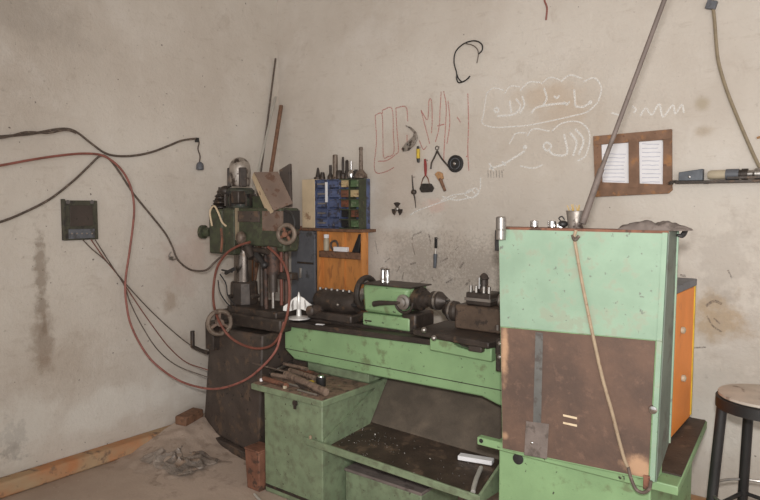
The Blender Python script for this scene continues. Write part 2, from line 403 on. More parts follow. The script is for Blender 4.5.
for st in ([(85,140),(92,290),(80,420),(96,462),(150,452),(190,430)], [(85,140),(122,134),(128,250),(132,372),(160,368)], [(126,112),(178,104),(186,240),(188,350),(150,374)], [(126,112),(124,134)],
           [(200,100),(256,95),(266,175)], [(200,100),(206,220),(214,335),(196,360),(150,392),(100,396)], [(230,330),(260,310),(262,250)],
           [(340,112),(376,165),(384,60),(398,62),(402,160),(398,240)], [(340,112),(360,190),(376,250),(388,300)], [(452,10),(446,110),(440,210),(420,290)], [(466,6),(480,90),(476,200),(470,300),(466,400)], [(490,60),(500,180),(484,300)],
           [(600,20),(604,180),(600,330),(606,450)], [(590,372),(604,360)], [(330,280),(352,330),(372,312)], [(430,200),(470,190)], [(540,150),(560,180)]):
    mb.strip(C8(st), .0075, (0,-1,0))
mb.build('red_letter_outlines', 'redchalk', WB)
mb = MB()
for st in ([(412,240),(414,235),(422,232)], [(412,243),(415,255)], [(429,234),(431,244)], [(375,240),(378,254)], [(400,266),(397,272)], [(404,272),(402,280)], [(410,264),(416,263)], [(419,283),(425,280)], [(432,277),(434,281)], [(446,283),(453,279)],
           [(460,268),(464,262)], [(440,262),(448,258)], [(385,262),(390,258)], [(466,285),(470,280)], [(455,250),(459,246)], [(706,306),(714,301),(722,304)], [(707,316),(713,326),(722,332)], [(714,318),(720,324)], [(728,270),(732,278)], [(692,348),(706,347)], [(680,275),(686,276)]):
    mb.strip([W(*p) for p in st] if len(st) > 2 else [W(*st[0]), (W(*st[0])+W(*st[1]))/2, W(*st[1])], random.uniform(.006, .014), (0,-1,0))
mb.build('dark_smudges', 'mark', WB)

# ------------------------------------------------------------------ left wall: switch box and cables
T = thing('switch_box', 'dark green electric switch box screwed to the left wall, thin wires hanging from it', 'switch box', onx(81, 240, WX+.001))
def L(px, py, d=.03): return onx(px, py, WX+d)
def lbox(mb, px0, py0, px1, py1, d0, d1):
    a, b = L((px0), (py0+py1)/2, d1), L(px1, (py0+py1)/2, d1); z1, z0 = L((px0+px1)/2, py0, d1).z, L((px0+px1)/2, py1, d1).z
    return mb.box(WX+d0, WX+d1, a.y, b.y, z0, z1)
lbox(MB(), 64, 200.5, 98, 240, 0.001, .022).build('case', 'box_paint', T, .004)
lbox(MB(), 70, 205.5, 93, 226, .022, .027).build('front_panel', 'base_dark', T, .002)
lbox(MB(), 69, 229, 95, 238.5, .022, .030).build('terminal_strip', 'grey_metal', T, .002)
for px in (72, 77, 82, 87, 92): MB().cyl(L(px, 233.5, .03), L(px, 233.5, .034), .0045, n=10).build('terminal_screw', 'wheel_iron', T)
for px in (68, 92): MB().cyl(L(px, 202, .022), L(px, 202, .03), .012, n=14).build('mounting_knob', 'dark', T)
lbox(MB(), 63.2, 199, 66, 240.5, 0.001, .026).build('hinge', 'box_paint', T, .002)

def cable(name, pts, r, m, label, cat, n=7): return one(name, MB().tube(pts, r, n), m, label, cat)
T = thing('lamp_cable', 'black twin cable along the left wall ending in a small dangling lamp holder', 'cable', L(100, 152, .02))
MB().tube([L(x, y, .02) for x, y in ((-40,140),(0,136.5),(30,134),(55,129.5),(68,129),(78,133),(92,144),(105,153),(118,156),(135,155.5),(152,152),(168,146),(182,140.5),(196,138.5))], .0068).build('cable', 'cable', T)
MB().tube([L(x, y, .035) for x, y in ((-40,138),(0,138),(26,132),(48,133),(66,130),(76,133))], .005).build('second_strand', 'cable', T)
MB().tube([L(x, y, .02) for x, y in ((196,138.5),(199,142),(198,149),(200,156),(199.5,162))], .0048).build('drop_wire', 'cable', T)
p = L(200, 166, .03); MB().lathe(p+V((0,0,.028)), (0,0,-1), [(.008,0),(.018,.008),(.024,.02),(.026,.05),(.018,.056)], 16).build('lamp_holder', 'grey_metal', T)
MB().obox(L(197, 140, .02), (.02,.02,.03)).build('junction', 'black', T)
T = thing('machine_cable', 'dark cable rising from the left edge, then sagging down to the drilling machine head', 'cable', L(170, 240, .02))
MB().tube([L(-40,232,.02), L(0,222,.02), L(25,212,.02), L(50,199,.02), L(72,182,.02), L(88,167,.02), L(100,156,.03), L(108,158,.035), L(118,170,.03), L(133,193,.02), L(150,214,.02), L(165,233,.02), L(172,246,.02), L(178,260,.03), L(190,269.5,.06), ony(205,270.5,-.9), ony(214,263,-.88), ony(222,256,-.87), ony(236,247,-.865), ony(248,243.5,-.86)], .0066).build('cable', 'cable', T)
mb = MB(); mb.tube([L(171,252,.02), L(169,256,.02), L(172,260,.02), L(176,259,.02)], .004); mb.obox(L(171,258,.02), (.01,.03,.02)); mb.build('cable_clip', 'steel', T)
cable('air_hose', [L(-40,171,.05), L(0,165.5,.05), L(30,160,.05), L(60,155.5,.05), L(85,153.5,.05), L(104,156,.05), L(120,168,.05), L(130,185,.05), L(134,205,.05), L(133,225,.05), L(129,255,.05), L(125.5,280,.05), L(126,300,.06), L(131,325,.09), L(145,352,.14), L(160,368,.2), L(180,381,.25), ony(203,388,-1.0), ony(222,388,-1.02), ony(245,380,-1.0), ony(262,367,-.98), ony(275,352,-.95), ony(280,338,-.93), ony(284,322,-.9)],
      .0068, 'hose_red', 'dull red hose crossing the left wall and sagging across the drilling machine base', 'hose')
cable('box_wire', [L(83,240,.03), L(92,249,.03), L(107,262,.03), L(125,283,.03), L(150,310,.04), L(175,333,.06), L(192,346,.09), ony(207,354,-.80)], .0036, 'cable', 'highest thin brown wire running from the switch box to the drilling machine base', 'wire')
cable('box_wire', [L(91,239.5,.03), L(104,258,.03), L(120,278,.03), L(138,305,.03), L(152,325,.05), L(168,346,.07), L(186,362,.1), ony(208,370,-.81)], .0034, 'hose_rust', 'middle thin reddish wire sagging from the switch box to the drilling machine base', 'wire')
cable('box_wire', [L(95,239.5,.03), L(108,260,.03), L(124,285,.04), L(130,302,.04), L(142,326,.05), L(158,350,.08), L(178,366,.11), ony(207,377,-.815)], .0034, 'cable', 'lowest thin wire sagging from the switch box to the drilling machine base', 'wire')

# ------------------------------------------------------------------ rods leaning in the corner
def lean(name, top, mid, r, m, label, cat, x, n=10):
    a = ony(*top, .075); a = V((x, a.y, a.z)); b = onx(*mid, x); t = (a.z-.09)/(a.z-b.z); c = a+(b-a)*t
    return one(name, MB().cyl(a, V((x, c.y, .09)), r, n=n), m, label, cat)
lean('thin_rod', (277.5, 58), (261, 172), .007, 'cable', 'thin dark rod, tallest of the three leaning in the room corner', 'rod', -.085)
a_ = ony(276, 97, .09); b_ = ony(249.5, 206, -.68)
one('conduit_pipe', MB().cyl(V((a_.x, .088, a_.z)), V((b_.x, -.68, ony(249, 208, -.80).z+.008)), .0085, n=10), 'pipe_pale', 'pale conduit pipe leaning from the drilling machine head into the room corner', 'pipe')
lean('wooden_stick', (277.5, 106), (271, 172), .015, 'wood_dark', 'brown wooden stick leaning in the corner, shortest of the three', 'stick', -.03)

# ------------------------------------------------------------------ drilling machine
T = thing('drilling_machine', 'old dark green pillar drilling machine with a grimy brown-black base, standing in the room corner', 'drilling machine', (.42, -.62, 0))
fl, fr = V((.06, -.76, 0)), V((.72, -.86, 0))
bl, brr = V((.13, -.32, 0)), V((.76, -.42, 0))
def up(p, z, dx=0, dy=0): return V((p.x+dx, p.y+dy, z))
MB().hexa([up(fl,0,-.04,-.03), up(fr,0,.03,-.03), up(brr,0,.03,.03), up(bl,0,-.04,.03), up(fl,.05,-.04,-.03), up(fr,.05,.03,-.03), up(brr,.05,.03,.03), up(bl,.05,-.04,.03)]).build('plinth', 'base_dark', T, .006)
MB().hexa([up(fl,.05), up(fr,.05), up(brr,.05), up(bl,.05), up(fl,.76,.09,.0), up(fr,.79,.05,.0), up(brr,.79), up(bl,.76,.09)]).build('base', 'base_dark', T, .012)
mb = MB(); pbox(mb, 214, 315, 280, 328, -.84, .40); mb.build('table', 'dark', T, .012)
mb = MB(); pbox(mb, 227, 309, 276, 317, -.82, .34); mb.build('table_top', 'dark', T, .008)
p0, p1 = ony(244, 244, -.68), ony(244, 284, -.68)
MB().cyl((p1.x, -.68, p1.z-.03), (p0.x, -.68, p0.z+.02), .064, n=32).build('column', 'column_steel', T)
a = ony(244.5, 308, -.68); b = ony(244.5, 281, -.68)
MB().lathe((a.x, -.68, a.z-.02), (0,0,1), [(.105,0),(.105,.03),(.09,.04),(.084,b.z-a.z+.015),(.076,b.z-a.z+.02)], 10).build('column_clamp', 'dark', T, .006)
for q in (233, 256):
    c = ony(q, 296, -.76); MB().cyl((c.x, -.79, c.z), (c.x, -.74, c.z), .014, n=6).build('clamp_bolt', 'dark', T)
# head
HY = -.80
mb = MB(); pbox(mb, 222, 208, 280.5, 246, HY, .155); mb.build('head', 'green_dark', T, .012)
mb = MB(); pbox(mb, 208.5, 209, 222, 254, HY+.02, .13); pbox(mb, 221, 240, 236, 255, HY+.03, .12); mb.build('gearbox', 'green_dark', T, .015)
mb = MB(); pbox(mb, 224.5, 209.5, 234, 254, HY-.012, .03); mb.build('side_cover', 'green_dark', T, .005)
mb = MB(); pbox(mb, 237, 211, 259, 222, HY-.01, .02); mb.build('nameplate_recess', 'base_dark', T, .003)
mb = MB(); pbox(mb, 262, 211, 281, 231, HY-.008, .02); mb.build('brown_plate', 'brownbox', T, .002)
hx = ony(280.5, 220, HY).x; mb = MB(); mb.box(hx+.001, hx+.01, HY+.01, HY+.15, ony(285,230,HY).z, ony(285,210.5,HY).z); mb.build('switch_panel', 'black', T, .003)
mb = MB(); pbox(mb, 235, 208, 236.5, 240, HY-.02, .02); mb.build('trim_strip', 'cable_olive', T)
c = ony(208, 232, HY+.06); MB().lathe(c, (-1,-.3,0), [(.03,-.02),(.03,.02),(.045,.025),(.045,.05),(.03,.06)], 18).build('side_knob', 'green_dark', T)
# idler pulley stack
c = ony(220.5, 208, -.7)
for k, (r, h) in enumerate(((.062,0), (.05,.032), (.038,.062), (.024,.09))):
    MB().lathe((c.x, -.7, c.z-.01+h), (0,0,1), [(r*.8,0),(r,.006),(r*.82,.012),(r*.82,.018),(r,.024),(r*.7,.034)], 24).build('pulley_step', 'dark', T)
MB().cyl((c.x,-.7,c.z), (c.x,-.7,c.z+.135), .012, n=10).build('pulley_shaft', 'dark', T)
# motor
MX, MY = ony(240.5, 207, -.70).x, -.70
MZ = ony(241.5, 207, -.70).z
MB().lathe((MX,MY,MZ-.02), (0,0,1), [(.08,0),(.09,.02),(.094,.07),(.082,.09),(.09,.1),(.088,.125),(.072,.14)], 28).build('motor', 'motor_paint', T)
mb = MB()
for i in range(18):
    a = 2*PI*i/18; mb.obox((MX+.090*math.cos(a), MY+.090*math.sin(a), MZ+.045), (.02,.009,.075), (0,0,a))
mb.build('motor_fins', 'dark', T)
MB().lathe((MX,MY,MZ+.13), (0,0,1), [(.058,0),(.064,.02),(.067,.10),(.064,.13),(.054,.155),(.032,.175),(.004,.183)], 28).build('motor_cap', 'silver_dome', T)
for a in (-2.5, -.45): MB().obox((MX+.066*math.cos(a), MY+.066*math.sin(a), MZ+.185), (.02,.05,.12), (0,0,a)).build('motor_strap', 'dark', T, .006)
MB().obox((MX+.07,MY-.075,MZ+.06), (.07,.06,.08)).build('terminal_box', 'dark', T, .008)
MB().ball((MX-.07,MY-.06,MZ+.10), (.04,.04,.035), 12, 8).build('motor_lug', 'dark', T)
# tilted belt guard box
A, B, Cc, D = ony(254, 172, -.82), ony(278, 171.5, -.70), ony(293, 203, -.70), ony(273.5, 210.5, -.84)
E0 = V((.0, .0, .0))
n = (B-A).cross(D-A).normalized(); n = n if n.dot(CAM-A) < 0 else -n
MB().hexa([A, B, Cc, D, A+n*.012, B+n*.012, Cc+n*.012, D+n*.012]).build('guard_board', 'brownbox', T, .002)
P, Q = ony(252.5, 174, -.80), ony(268, 211, -.80)
MB().prism([A+n*.001, D+n*.001, Q+n*.02, P+n*.02], n*.018).build('guard_side', 'cream', T)
mb = MB(); mb.prism([ony(279,170,-.64), ony(289.5,163.5,-.62), ony(290.5,207,-.62), ony(281,207,-.64)], (0,.02,0)); mb.build('guard_back', 'base_dark', T, .002)
mb = MB(); pbox(mb, 252, 196, 268, 209, -.7, .1); mb.build('belt_bracket', 'green_dark', T, .006)
# handwheel on the head
def wheel(T, c, ax, R, r, m='steel', hub='rust', spokes=3, name='handwheel', handle=True):
    w = MB().torus(c, ax, R, r, 32, 10).build(name, m, T)
    u, v, d = MB().frame_of(ax)
    mb = MB(); mb.cyl(V(c)-d*.02, V(c)+d*.025, R*.32, n=18)
    for i in range(spokes):
        a = 2*PI*i/spokes+.5; e = u*math.cos(a)+v*math.sin(a); mb.cyl(V(c)+e*R*.2, V(c)+e*R*.98, r*.7, n=8)
    mb.build('hub', hub, w)
    if handle:
        e = u*math.cos(2.2)+v*math.sin(2.2); MB().lathe(V(c)+e*R, d, [(.006,0),(.008,.02),(.012,.05),(.007,.065)], 10).build('grip', 'black', w)
    return w
c = ony(286.5, 234, HY-.05); wheel(T, c, (.35,-1,0), .050, .013, 'wheel_iron', 'rust', 4, handle=False)
MB().cyl(c, c+V((0,.09,0)), .014, n=10).build('wheel_shaft', 'dark', T)
# handles under the head
c = ony(241, 238, HY-.02); MB().ball(c, (.034,.03,.042)).build('clamp_knob', 'wheel_iron', T)
mb = MB(); mb.cyl(ony(248,247,HY-.02), ony(252,258,HY-.03), .03, .022, 14); mb.cyl(ony(244,248,HY), ony(268,252,HY-.01), .018, n=10); mb.ball(ony(258,258,HY), .03); mb.build('feed_shaft', 'dark', T)
mb = MB(); mb.cyl(ony(256,254,HY-.04), ony(264,264,HY-.04), .016, n=10); mb.ball(ony(264.5,265,HY-.04), .022); mb.build('feed_lever', 'black', T)
mb = MB(); mb.cyl(ony(222,270,HY), ony(232,272,HY-.04), .006, n=8); mb.cyl(ony(226,273,HY), ony(234,269,HY-.04), .012, n=8); mb.build('small_lever', 'black', T)
# spindle and rods
def vrod(px, py0, py1, r, m, name, y=HY+.04, n=14):
    a, b = ony(px, py0, y), ony(px, py1, y); return MB().cyl((a.x,y,a.z), (a.x,y,b.z), r, n=n).build(name, m, T)
vrod(273, 244, 274, .036, 'dark_rust', 'spindle_quill', n=24); vrod(273, 272, 292, .027, 'dark', 'drill_chuck', n=20); vrod(273, 290, 308, .01, 'steel', 'drill_bit')
vrod(265.5, 246, 309, .013, 'dark_rust', 'guide_rod'); vrod(286, 246, 309, .016, 'dark_rust', 'guide_rod', HY+.12); vrod(281, 248, 305, .010, 'hose_rust', 'guide_rod', HY+.08); vrod(261.5, 256, 310, .014, 'dark', 'guide_rod', HY+.1)
mb = MB(); pbox(mb, 262, 272, 291, 279, HY+.06, .06); mb.build('rod_bracket', 'dark', T, .006)
mb = MB(); pbox(mb, 276, 238, 284, 252, HY+.02, .12); mb.build('feed_housing', 'green_dark', T, .012)
# lower handwheel and crank
c = ony(219.5, 322.5, -.93); wheel(T, c, (1,-.42,0), .070, .014, 'wheel_iron', 'brownbox', 3, handle=False)
MB().cyl(c, c+V((-.02,.14,0)), .014, n=10).build('wheel_shaft', 'dark', T)
mb = MB(); mb.cyl(ony(192.5,331,-.80), ony(192.5,347,-.80), .014, n=10); mb.tube([ony(192.5,346.5,-.80), ony(200,350,-.80), ony(208,353,-.79)], .013, 8, smooth=False); mb.build('crank', 'dark', T)
mb = MB(); pbox(mb, 205, 322, 213, 350, -.83, .1); mb.build('crank_housing', 'dark', T, .008)
# loop hose and thin wires carried by the machine
MB().tube([ony(x, y, yy) for x, y, yy in ((250,242,-.86),(238,246,-.87),(226,254,-.88),(217,268,-.89),(213.5,288,-.9),(214,305,-.9),(219,321,-.96),(229,336,-.95),(243,345,-.93),(258,348.5,-.92),(272,345,-.92),(281,333,-.92),(287,316,-.92),(289.5,296,-.9),(288.5,278,-.89),(284,264,-.88),(276,254,-.87),(268,247,-.86))], .0075, 8).build('loop_hose', 'hose_rust', T)
MB().tube([ony(x, y, -.845) for x, y in ((212,226),(210,212),(214,206),(218,212),(222,222),(226,226))], .006, 6).build('white_wire', 'cream', T)
MB().tube([ony(x, y, -.83) for x, y in ((221,228),(222,240),(221,252))], .008, 6).build('short_hose', 'rust', T)
MB().tube([ony(x, y, -.82) for x, y in ((218,280),(220,292),(226,302),(232,308))], .004, 6).build('thin_wire', 'black', T)
MB().tube([ony(x, y, -.82) for x, y in ((220,274),(226,284),(228,296),(236,306))], .004, 6).build('thin_wire', 'black', T)
MB().tube([ony(x, y, HY-.02) for x, y in ((285,210),(292,214),(295,224),(292,232))], .007, 6).build('switch_cable', 'black', T)

# ------------------------------------------------------------------ shelf cabinet and organiser by the back wall
SYF = -.03
T = thing('shelf_cabinet', 'orange-brown open wooden shelf cabinet against the back wall, under the drawer organiser', 'cabinet', (.7, -.02, 0))
x0, x1 = ony(317, 260, SYF).x, ony(363, 260, SYF).x
zt, zb = ony(342, 229, SYF).z, 0
MB().box(x0, x1, .012, .027, zb+.05, zt-.02).build('back_panel', 'wood_orange', T)
MB().box(x1-.02, x1, SYF, .012, zb, zt-.02).build('side_panel', 'wood_orange', T, .002)
MB().box(x0, x0+.02, SYF, .012, zb, zt-.02).build('side_panel', 'wood_orange', T, .002)
MB().box(x0-.14, x1+.005, SYF-.01, .108, zt-.02, zt).build('top_board', 'wood_dark', T, .003)
zs = ony(342, 252, SYF).z
MB().box(x0+.0205, x1-.0205, SYF-.003, .0115, zs-.045, zs).build('shelf', 'wood_dark', T, .003)
MB().box(x0+.02, x1-.02, SYF+.01, .012, .6, .62).build('shelf', 'wood_orange', T, .002)
mid = ony(343, 240, .01).x
MB().box(mid, mid+.02, .0, .012, .65, zt-.02).build('back_batten', 'wood_orange', T)
T = thing('metal_cabinet', 'slate grey metal cabinet between the drilling machine and the orange shelf', 'cabinet', (x0-.15, -.04, 0))
gx0 = ony(291, 280, SYF-.03).x
MB().box(gx0, x0-.012, SYF-.03, .026, .06, zt-.022).build('body', 'grey_metal', T, .008)
MB().box(gx0+.01, x0-.02, SYF-.03, .02, 0, .06).build('plinth', 'dark', T)
mb = MB(); pbox(mb, 297, 234, 315, 330, SYF-.045, .014); mb.build('door', 'grey_metal', T, .003)
mb = MB(); pbox(mb, 299, 268, 301, 278, SYF-.06, .016); mb.build('handle', 'steel', T, .002)
mb = MB(); pbox(mb, 297, 262, 313, 264, SYF-.05, .006); mb.build('trim_strip', 'dark', T)
MB().cyl(ony(300, 230, .0)-V((0,0,.002)), ony(300,226,.0), .014, n=12).build('top_knob', 'rust', T)
# organiser
OF = -.01
T = thing('drawer_organiser', 'organiser of blue and mixed drawers with cream side, standing on the orange shelf cabinet', 'organiser', (.68, 0, zt))
ox0, ox1 = ony(303, 200, OF).x, ony(359.5, 200, OF).x
ztop = ony(340, 179, OF).z
cx = [ony(p, 203, OF).x for p in (316, 328, 340, 349.5, 359.5)]
hh = (ztop-zt-.002)/5
MB().box(ox0, cx[0]-.0045, OF-.01, .1, zt+.001, ztop+.004).build('side_panel', 'cream', T, .003)
mb = MB(); mb.box(cx[0]-.004, cx[4]+.004, .06, .1, zt+.001, ztop)
for i in range(6): mb.box(cx[0]-.004, cx[2], OF-.006, .06, zt+.001+hh*i-(.006 if i else 0), zt+.001+hh*i+(.0 if i else .006))
for x in cx[:3]: mb.box(x-.004, x+.004, OF-.006, .06, zt+.002, ztop)
mb.build('blue_frame', 'blue', T)
mb = MB()
for i in range(6): mb.box(cx[2]+.001, cx[4]+.004, OF-.012, .06, zt+.001+hh*i-(.008 if i else 0), zt+.001+hh*i+(.0 if i else .008))
for x in cx[3:]: mb.box(x-.003, x+.003, OF-.006, .06, zt+.002, ztop)
mb.build('green_frame', 'green_dark', T)
cells = [['bincream','bingreen'],['rust','bincream'],['binrust','bingreen'],['black','binrust'],['black','bingreen']]
dl = {'bincream':'stained cream drawer','bingreen':'green drawer','rust':'rusty brown drawer','binrust':'rusty red drawer','black':'black drawer','blue':'blue drawer'}
for r in range(5):
    z1 = ztop-.008-hh*r; z0 = z1-hh+.02
    for c in range(4):
        m = 'blue' if c < 2 else cells[r][c-2]
        rec = random.uniform(.0, .008)
        d = MB().box(cx[c]+.006, cx[c+1]-.006, OF+rec, .05, z0, z1).build('drawer', m, T, .002, dl[m])
        MB().box(cx[c]+.02, cx[c+1]-.02, OF+rec-.01, OF+rec, z0+.02, z0+.03).build('lip', 'steel' if c == 0 else m, d)
MB().box(cx[1]-.012, cx[1]+.006, OF-.016, OF-.008, ztop-.16, ztop-.02).build('white_strip', 'paper', T)
# tool holders on top of it
tops = [((318, 166, 178), [(.03,0),(.03,.015),(.018,.02),(.013,.05),(.006,.085)], 'dark', 'short dark cone-shaped arbor at the left end of the organiser top'),
        ((322.5, 170, 178), [(.02,0),(.02,.01),(.014,.05)], 'dark', 'stubby dark stud second from the left on the organiser top'),
        ((330.5, 164, 178), [(.022,0),(.022,.02),(.01,.04),(.01,.1)], 'dark', 'narrow dark pin tool to the left of the tall grey rod on the organiser top'),
        ((335.3, 151, 178), [(.024,0),(.024,.006),(.018,.012),(.018,.165),(.012,.17)], 'wheel_iron', 'tall thick grey steel rod with flat end on the organiser top'),
        ((339, 168, 178), [(.028,0),(.028,.045),(.02,.06)], 'dark', 'dark squat bush right beside the tall thick grey rod on the organiser top'),
        ((343, 154, 178), [(.02,0),(.02,.03),(.008,.04),(.01,.1),(.008,.15)], 'dark', 'slim dark drill with knobbed tip in the middle of the organiser top'),
        ((347, 157, 178), [(.022,0),(.016,.05),(.012,.06),(.012,.12),(.006,.13)], 'dark', 'dark tapered reamer just left of the shiny cone on the organiser top'),
        ((351.3, 170, 178), [(.022,0),(.028,.03),(.02,.05),(.008,.06),(.006,.12)], 'chrome', 'shiny bright cone with thin stem on the organiser top'),
        ((356, 168, 178), [(.02,0),(.02,.03),(.012,.05),(.012,.06)], 'dark', 'small dark holder between the shiny cone and the tall spike on the organiser top'),
        ((361, 149, 178), [(.046,0),(.042,.025),(.024,.045),(.014,.058),(.0115,.19),(.015,.192),(.014,.206),(.005,.212)], 'wheel_iron', 'tall steel spike on a wide cone foot at the right end of the organiser top')]
for k, ((px, pt, pb), prof, m, lab) in enumerate(tops):
    y = .035 if k % 2 else .05
    p = ony(px, 178, y)
    one('tool_holder', MB().lathe((p.x, y, ztop+.0045), (0,0,1), prof, 18), m, lab, 'tool', 'tool holders standing on the drawer organiser')
# on the cabinet shelf
p = ony(313.5, 235, -.05)
one('file_box', MB().prism([(ony(351.5,249,-.02).x, -.02, zs+.001), (ony(358.5,251,-.02).x, -.02, zs+.001), (x1-.023, -.02, zs+.117), (x1-.047, -.02, zs+.13)], (0,.028,0)), 'black', 'narrow black case leaning to the right on the orange cabinet shelf', 'case', bevel=.004)
pp = ony(321, 238, -.03)
T = thing('white_jar', 'white plastic jar at the left end of the orange cabinet shelf', 'jar', (x0+.075, -.03, zs+.001))
MB().lathe((x0+.075, -.015+.004, zs+.001), (0,0,1), [(.018,0),(.021,.004),(.021,.075),(.016,.085),(.016,.09)], 20).build('jar_body', 'beige', T)
MB().lathe((x0+.075, -.011, zs+.0915), (0,0,1), [(.019,0),(.019,.024),(.017,.026)], 20).build('lid', 'paper', T)
mb = MB(); mb.torus((x0+.15, -.016, zs+.04), (0,1,.1), .034, .004); mb.torus((x0+.155, -.012, zs+.042), (.1,1,.0), .036, .004); mb.torus((x0+.148, -.008, zs+.039), (0,1,.05), .03, .004)
one('wire_coil', mb, 'cable', 'small loose coil of dark wire beside the white jar on the shelf', 'wire')
one('white_box', MB().obox((ony(341,248,-.01).x, -.008, zs+.017), (.12,.03,.032), (0,0,.04)), 'paper', 'low white carton in the middle of the orange cabinet shelf', 'carton', bevel=.003)

# ------------------------------------------------------------------ lathe
BY0, BY1 = -.75, -.42
T = thing('lathe', 'old green metal lathe with tray and two pedestals, standing along the back wall', 'lathe', (1.9, -.7, 0))
LT = T
zl, zr = .838, .868
MB().prism([(.842,BY0,zl),(.842,BY0,.70),(.925,BY0,.648),(1.54,BY0,.648),(2.16,BY0,.656),(2.25,BY0,.63),(2.88,BY0,.63),(2.88,BY0,zr+.018)], (0,BY1-BY0,0)).build('bed', 'green', T, .008)
MB().box(.842, 2.45, BY0-.004, BY0, .7025, .7055).build('bed_seam', 'dark', T)
mb = MB()
for y0, y1, h in ((BY0-.015, BY0+.07, .03), (BY0+.085, BY0+.13, .042), (BY1-.13, BY1-.085, .042), (BY1-.07, BY1+.015, .03)):
    mb.hexa([(.835,y0,zl+.001),(2.88,y0,zr+.019),(2.88,y1,zr+.019),(.835,y1,zl+.001),(.835,y0,zl+h),(2.88,y0,zr+.018+h),(2.88,y1,zr+.018+h),(.835,y1,zl+h)])
mb.hexa([(.85,BY0+.06,zl),(2.88,BY0+.06,zr+.018),(2.88,BY1-.06,zr+.018),(.85,BY1-.06,zl),(.85,BY0+.06,zl+.01),(2.88,BY0+.06,zr+.028),(2.88,BY1-.06,zr+.028),(.85,BY1-.06,zl+.01)])
mb.build('bed_ways', 'dark', T, .003)
def ways(x): return zl+.042+(x-.835)/2.165*(zr+.02-zl)
# left pedestal
ped = MB().box(1.02, 1.445, -1.075, -.45, .0, .55).build('pedestal', 'green_grime', T, .006)
MB().box(1.028, 1.437, -1.079, -1.075, .03, .045).build('kick_strip', 'dark', ped)
lidp = MB().box(.932, 1.46, -1.09, -.60, .55, .583).build('pedestal_lid', 'green_grime', T, .005)
MB().box(.938, 1.452, -1.084, -.71, .583, .5853).build('oily_dirt', 'lid_dirt', lidp)
mb = MB(); c = ony(295.5, 403, -1.078); mb.cyl(c+V((0,.0,0)), c+V((0,-.008,0)), .016, n=16); mb.box(c.x-.006,c.x+.006,c.y-.010,c.y,c.z-.03,c.z); mb.build('keyhole_latch', 'dark', T)
MB().box(1.0, 2.9, -.70, -.45, .585, .66).build('bed_support', 'green_grime', T) if False else MB().box(.98, 1.44, -.70, -.46, .585, .65).build('bed_foot', 'green_grime', T, .004)
# right pedestal
rp = MB().box(2.41, 3.0, -1.06, -.40, 0, .565).build('pedestal', 'green', T, .006)
fl_ = MB().prism([(2.325,-1.09,.567),(3.095,-1.09,.567),(3.035,-.30,.567),(2.41,-.30,.567),(2.41,-1.055,.567),(2.325,-1.055,.567)], (0,0,.033)).build('pedestal_flange', 'green', T, .004)
MB().prism([(2.90,-1.0,.6005),(3.085,-1.0,.6005),(3.03,-.31,.6005),(2.90,-.31,.6005)], (0,0,.006)).build('oily_top', 'tray', T)
c = ony(481, 441, -1.092); MB().cyl(c, c+V((0,.004,0)), .009, n=12).build('bolt_hole', 'black', T)
c = ony(518, 459, -1.064); MB().lathe(c+V((0,.004,0)), (0,-1,0), [(.022,0),(.022,.006),(.012,.008)], 16).build('oil_plug', 'black', T)
# tray
ty = -1.09
mb = MB(); mb.hexa([(1.33,ty,.337),(2.34,ty,.318),(2.34,ty+.012,.318),(1.33,ty+.012,.337),(1.33,ty,.374),(2.34,ty,.352),(2.34,ty+.012,.352),(1.33,ty+.012,.374)])
mb.build('tray_lip', 'green_grime', T, .003)
MB().hexa([(1.335,ty+.012,.337),(2.335,ty+.012,.318),(2.335,-.68,.342),(1.45,-.68,.362),(1.335,ty+.012,.345),(2.335,ty+.012,.326),(2.335,-.68,.35),(1.45,-.68,.37)]).build('tray_pan', 'tray', T)
MB().hexa([(1.447,-.70,.36),(2.40,-.70,.342),(2.40,-.50,.63),(1.447,-.50,.64),(1.447,-.69,.367),(2.40,-.69,.349),(2.40,-.49,.637),(1.447,-.49,.647)]).build('tray_back', 'tray_back', T)
MB().prism([(1.449,ty+.02,.335),(1.449,ty+.02,.38),(1.449,-.56,.60),(1.449,-.54,.60),(1.449,-.74,.33)], (.012,0,0)).build('tray_side', 'green_grime', T)
MB().prism([(1.335,ty+.006,.374),(1.449,-.95,.42),(1.461,-.95,.42),(1.347,ty+.006,.374)], (0,0,-.035)).build('tray_corner', 'green_grime', T)
MB().prism([(2.328,ty+.013,.318),(2.328,ty+.013,.352),(2.328,-.80,.46),(2.328,-.76,.30)], (.012,0,0)).build('tray_side', 'green_grime', T)
MB().lathe((1.372,ty+.006,.3735), (0,0,1), [(.008,0),(.008,.012),(.004,.016)], 12).build('lip_bolt', 'cable_beige', T)
# tailstock on the ways
wz = ways(1.5)
mb = MB(); mb.box(1.385,1.70,-.685,-.50,wz,wz+.07); mb.build('tailstock_base', 'green', T, .01)
mb = MB(); mb.hexa([(1.39,-.68,wz+.073),(1.64,-.68,wz+.073),(1.64,-.51,wz+.073),(1.39,-.51,wz+.073),(1.385,-.69,wz+.225),(1.70,-.69,wz+.225),(1.70,-.50,wz+.225),(1.385,-.50,wz+.225)]); tail = mb.build('tailstock', 'green', T, .02)
MB().box(1.386,1.715,-.692,-.498,wz+.226,wz+.233).build('tailstock_top', 'dark', tail, .002)
MB().box(1.645,1.735,-.68,-.50,wz,wz+.095).build('tailstock_clamp', 'dark', T, .012)
az = wz+.165; ay = -.60
MB().lathe((1.68,ay,az), (1,0,0), [(.062,0),(.062,.045),(.045,.05),(.045,.07),(.03,.075),(.03,.12)], 28).build('quill_nose', 'dark', T)
ck = MB().lathe((1.775,ay,az), (1,0,0), [(.03,0),(.044,.01),(.047,.016),(.047,.06),(.036,.075),(.02,.1)], 28).build('drill_chuck', 'dark', T)
MB().lathe((1.812,ay,az), (1,0,0), [(.049,0),(.049,.012)], 28).build('chuck_ring', 'steel', ck)
mb = MB()
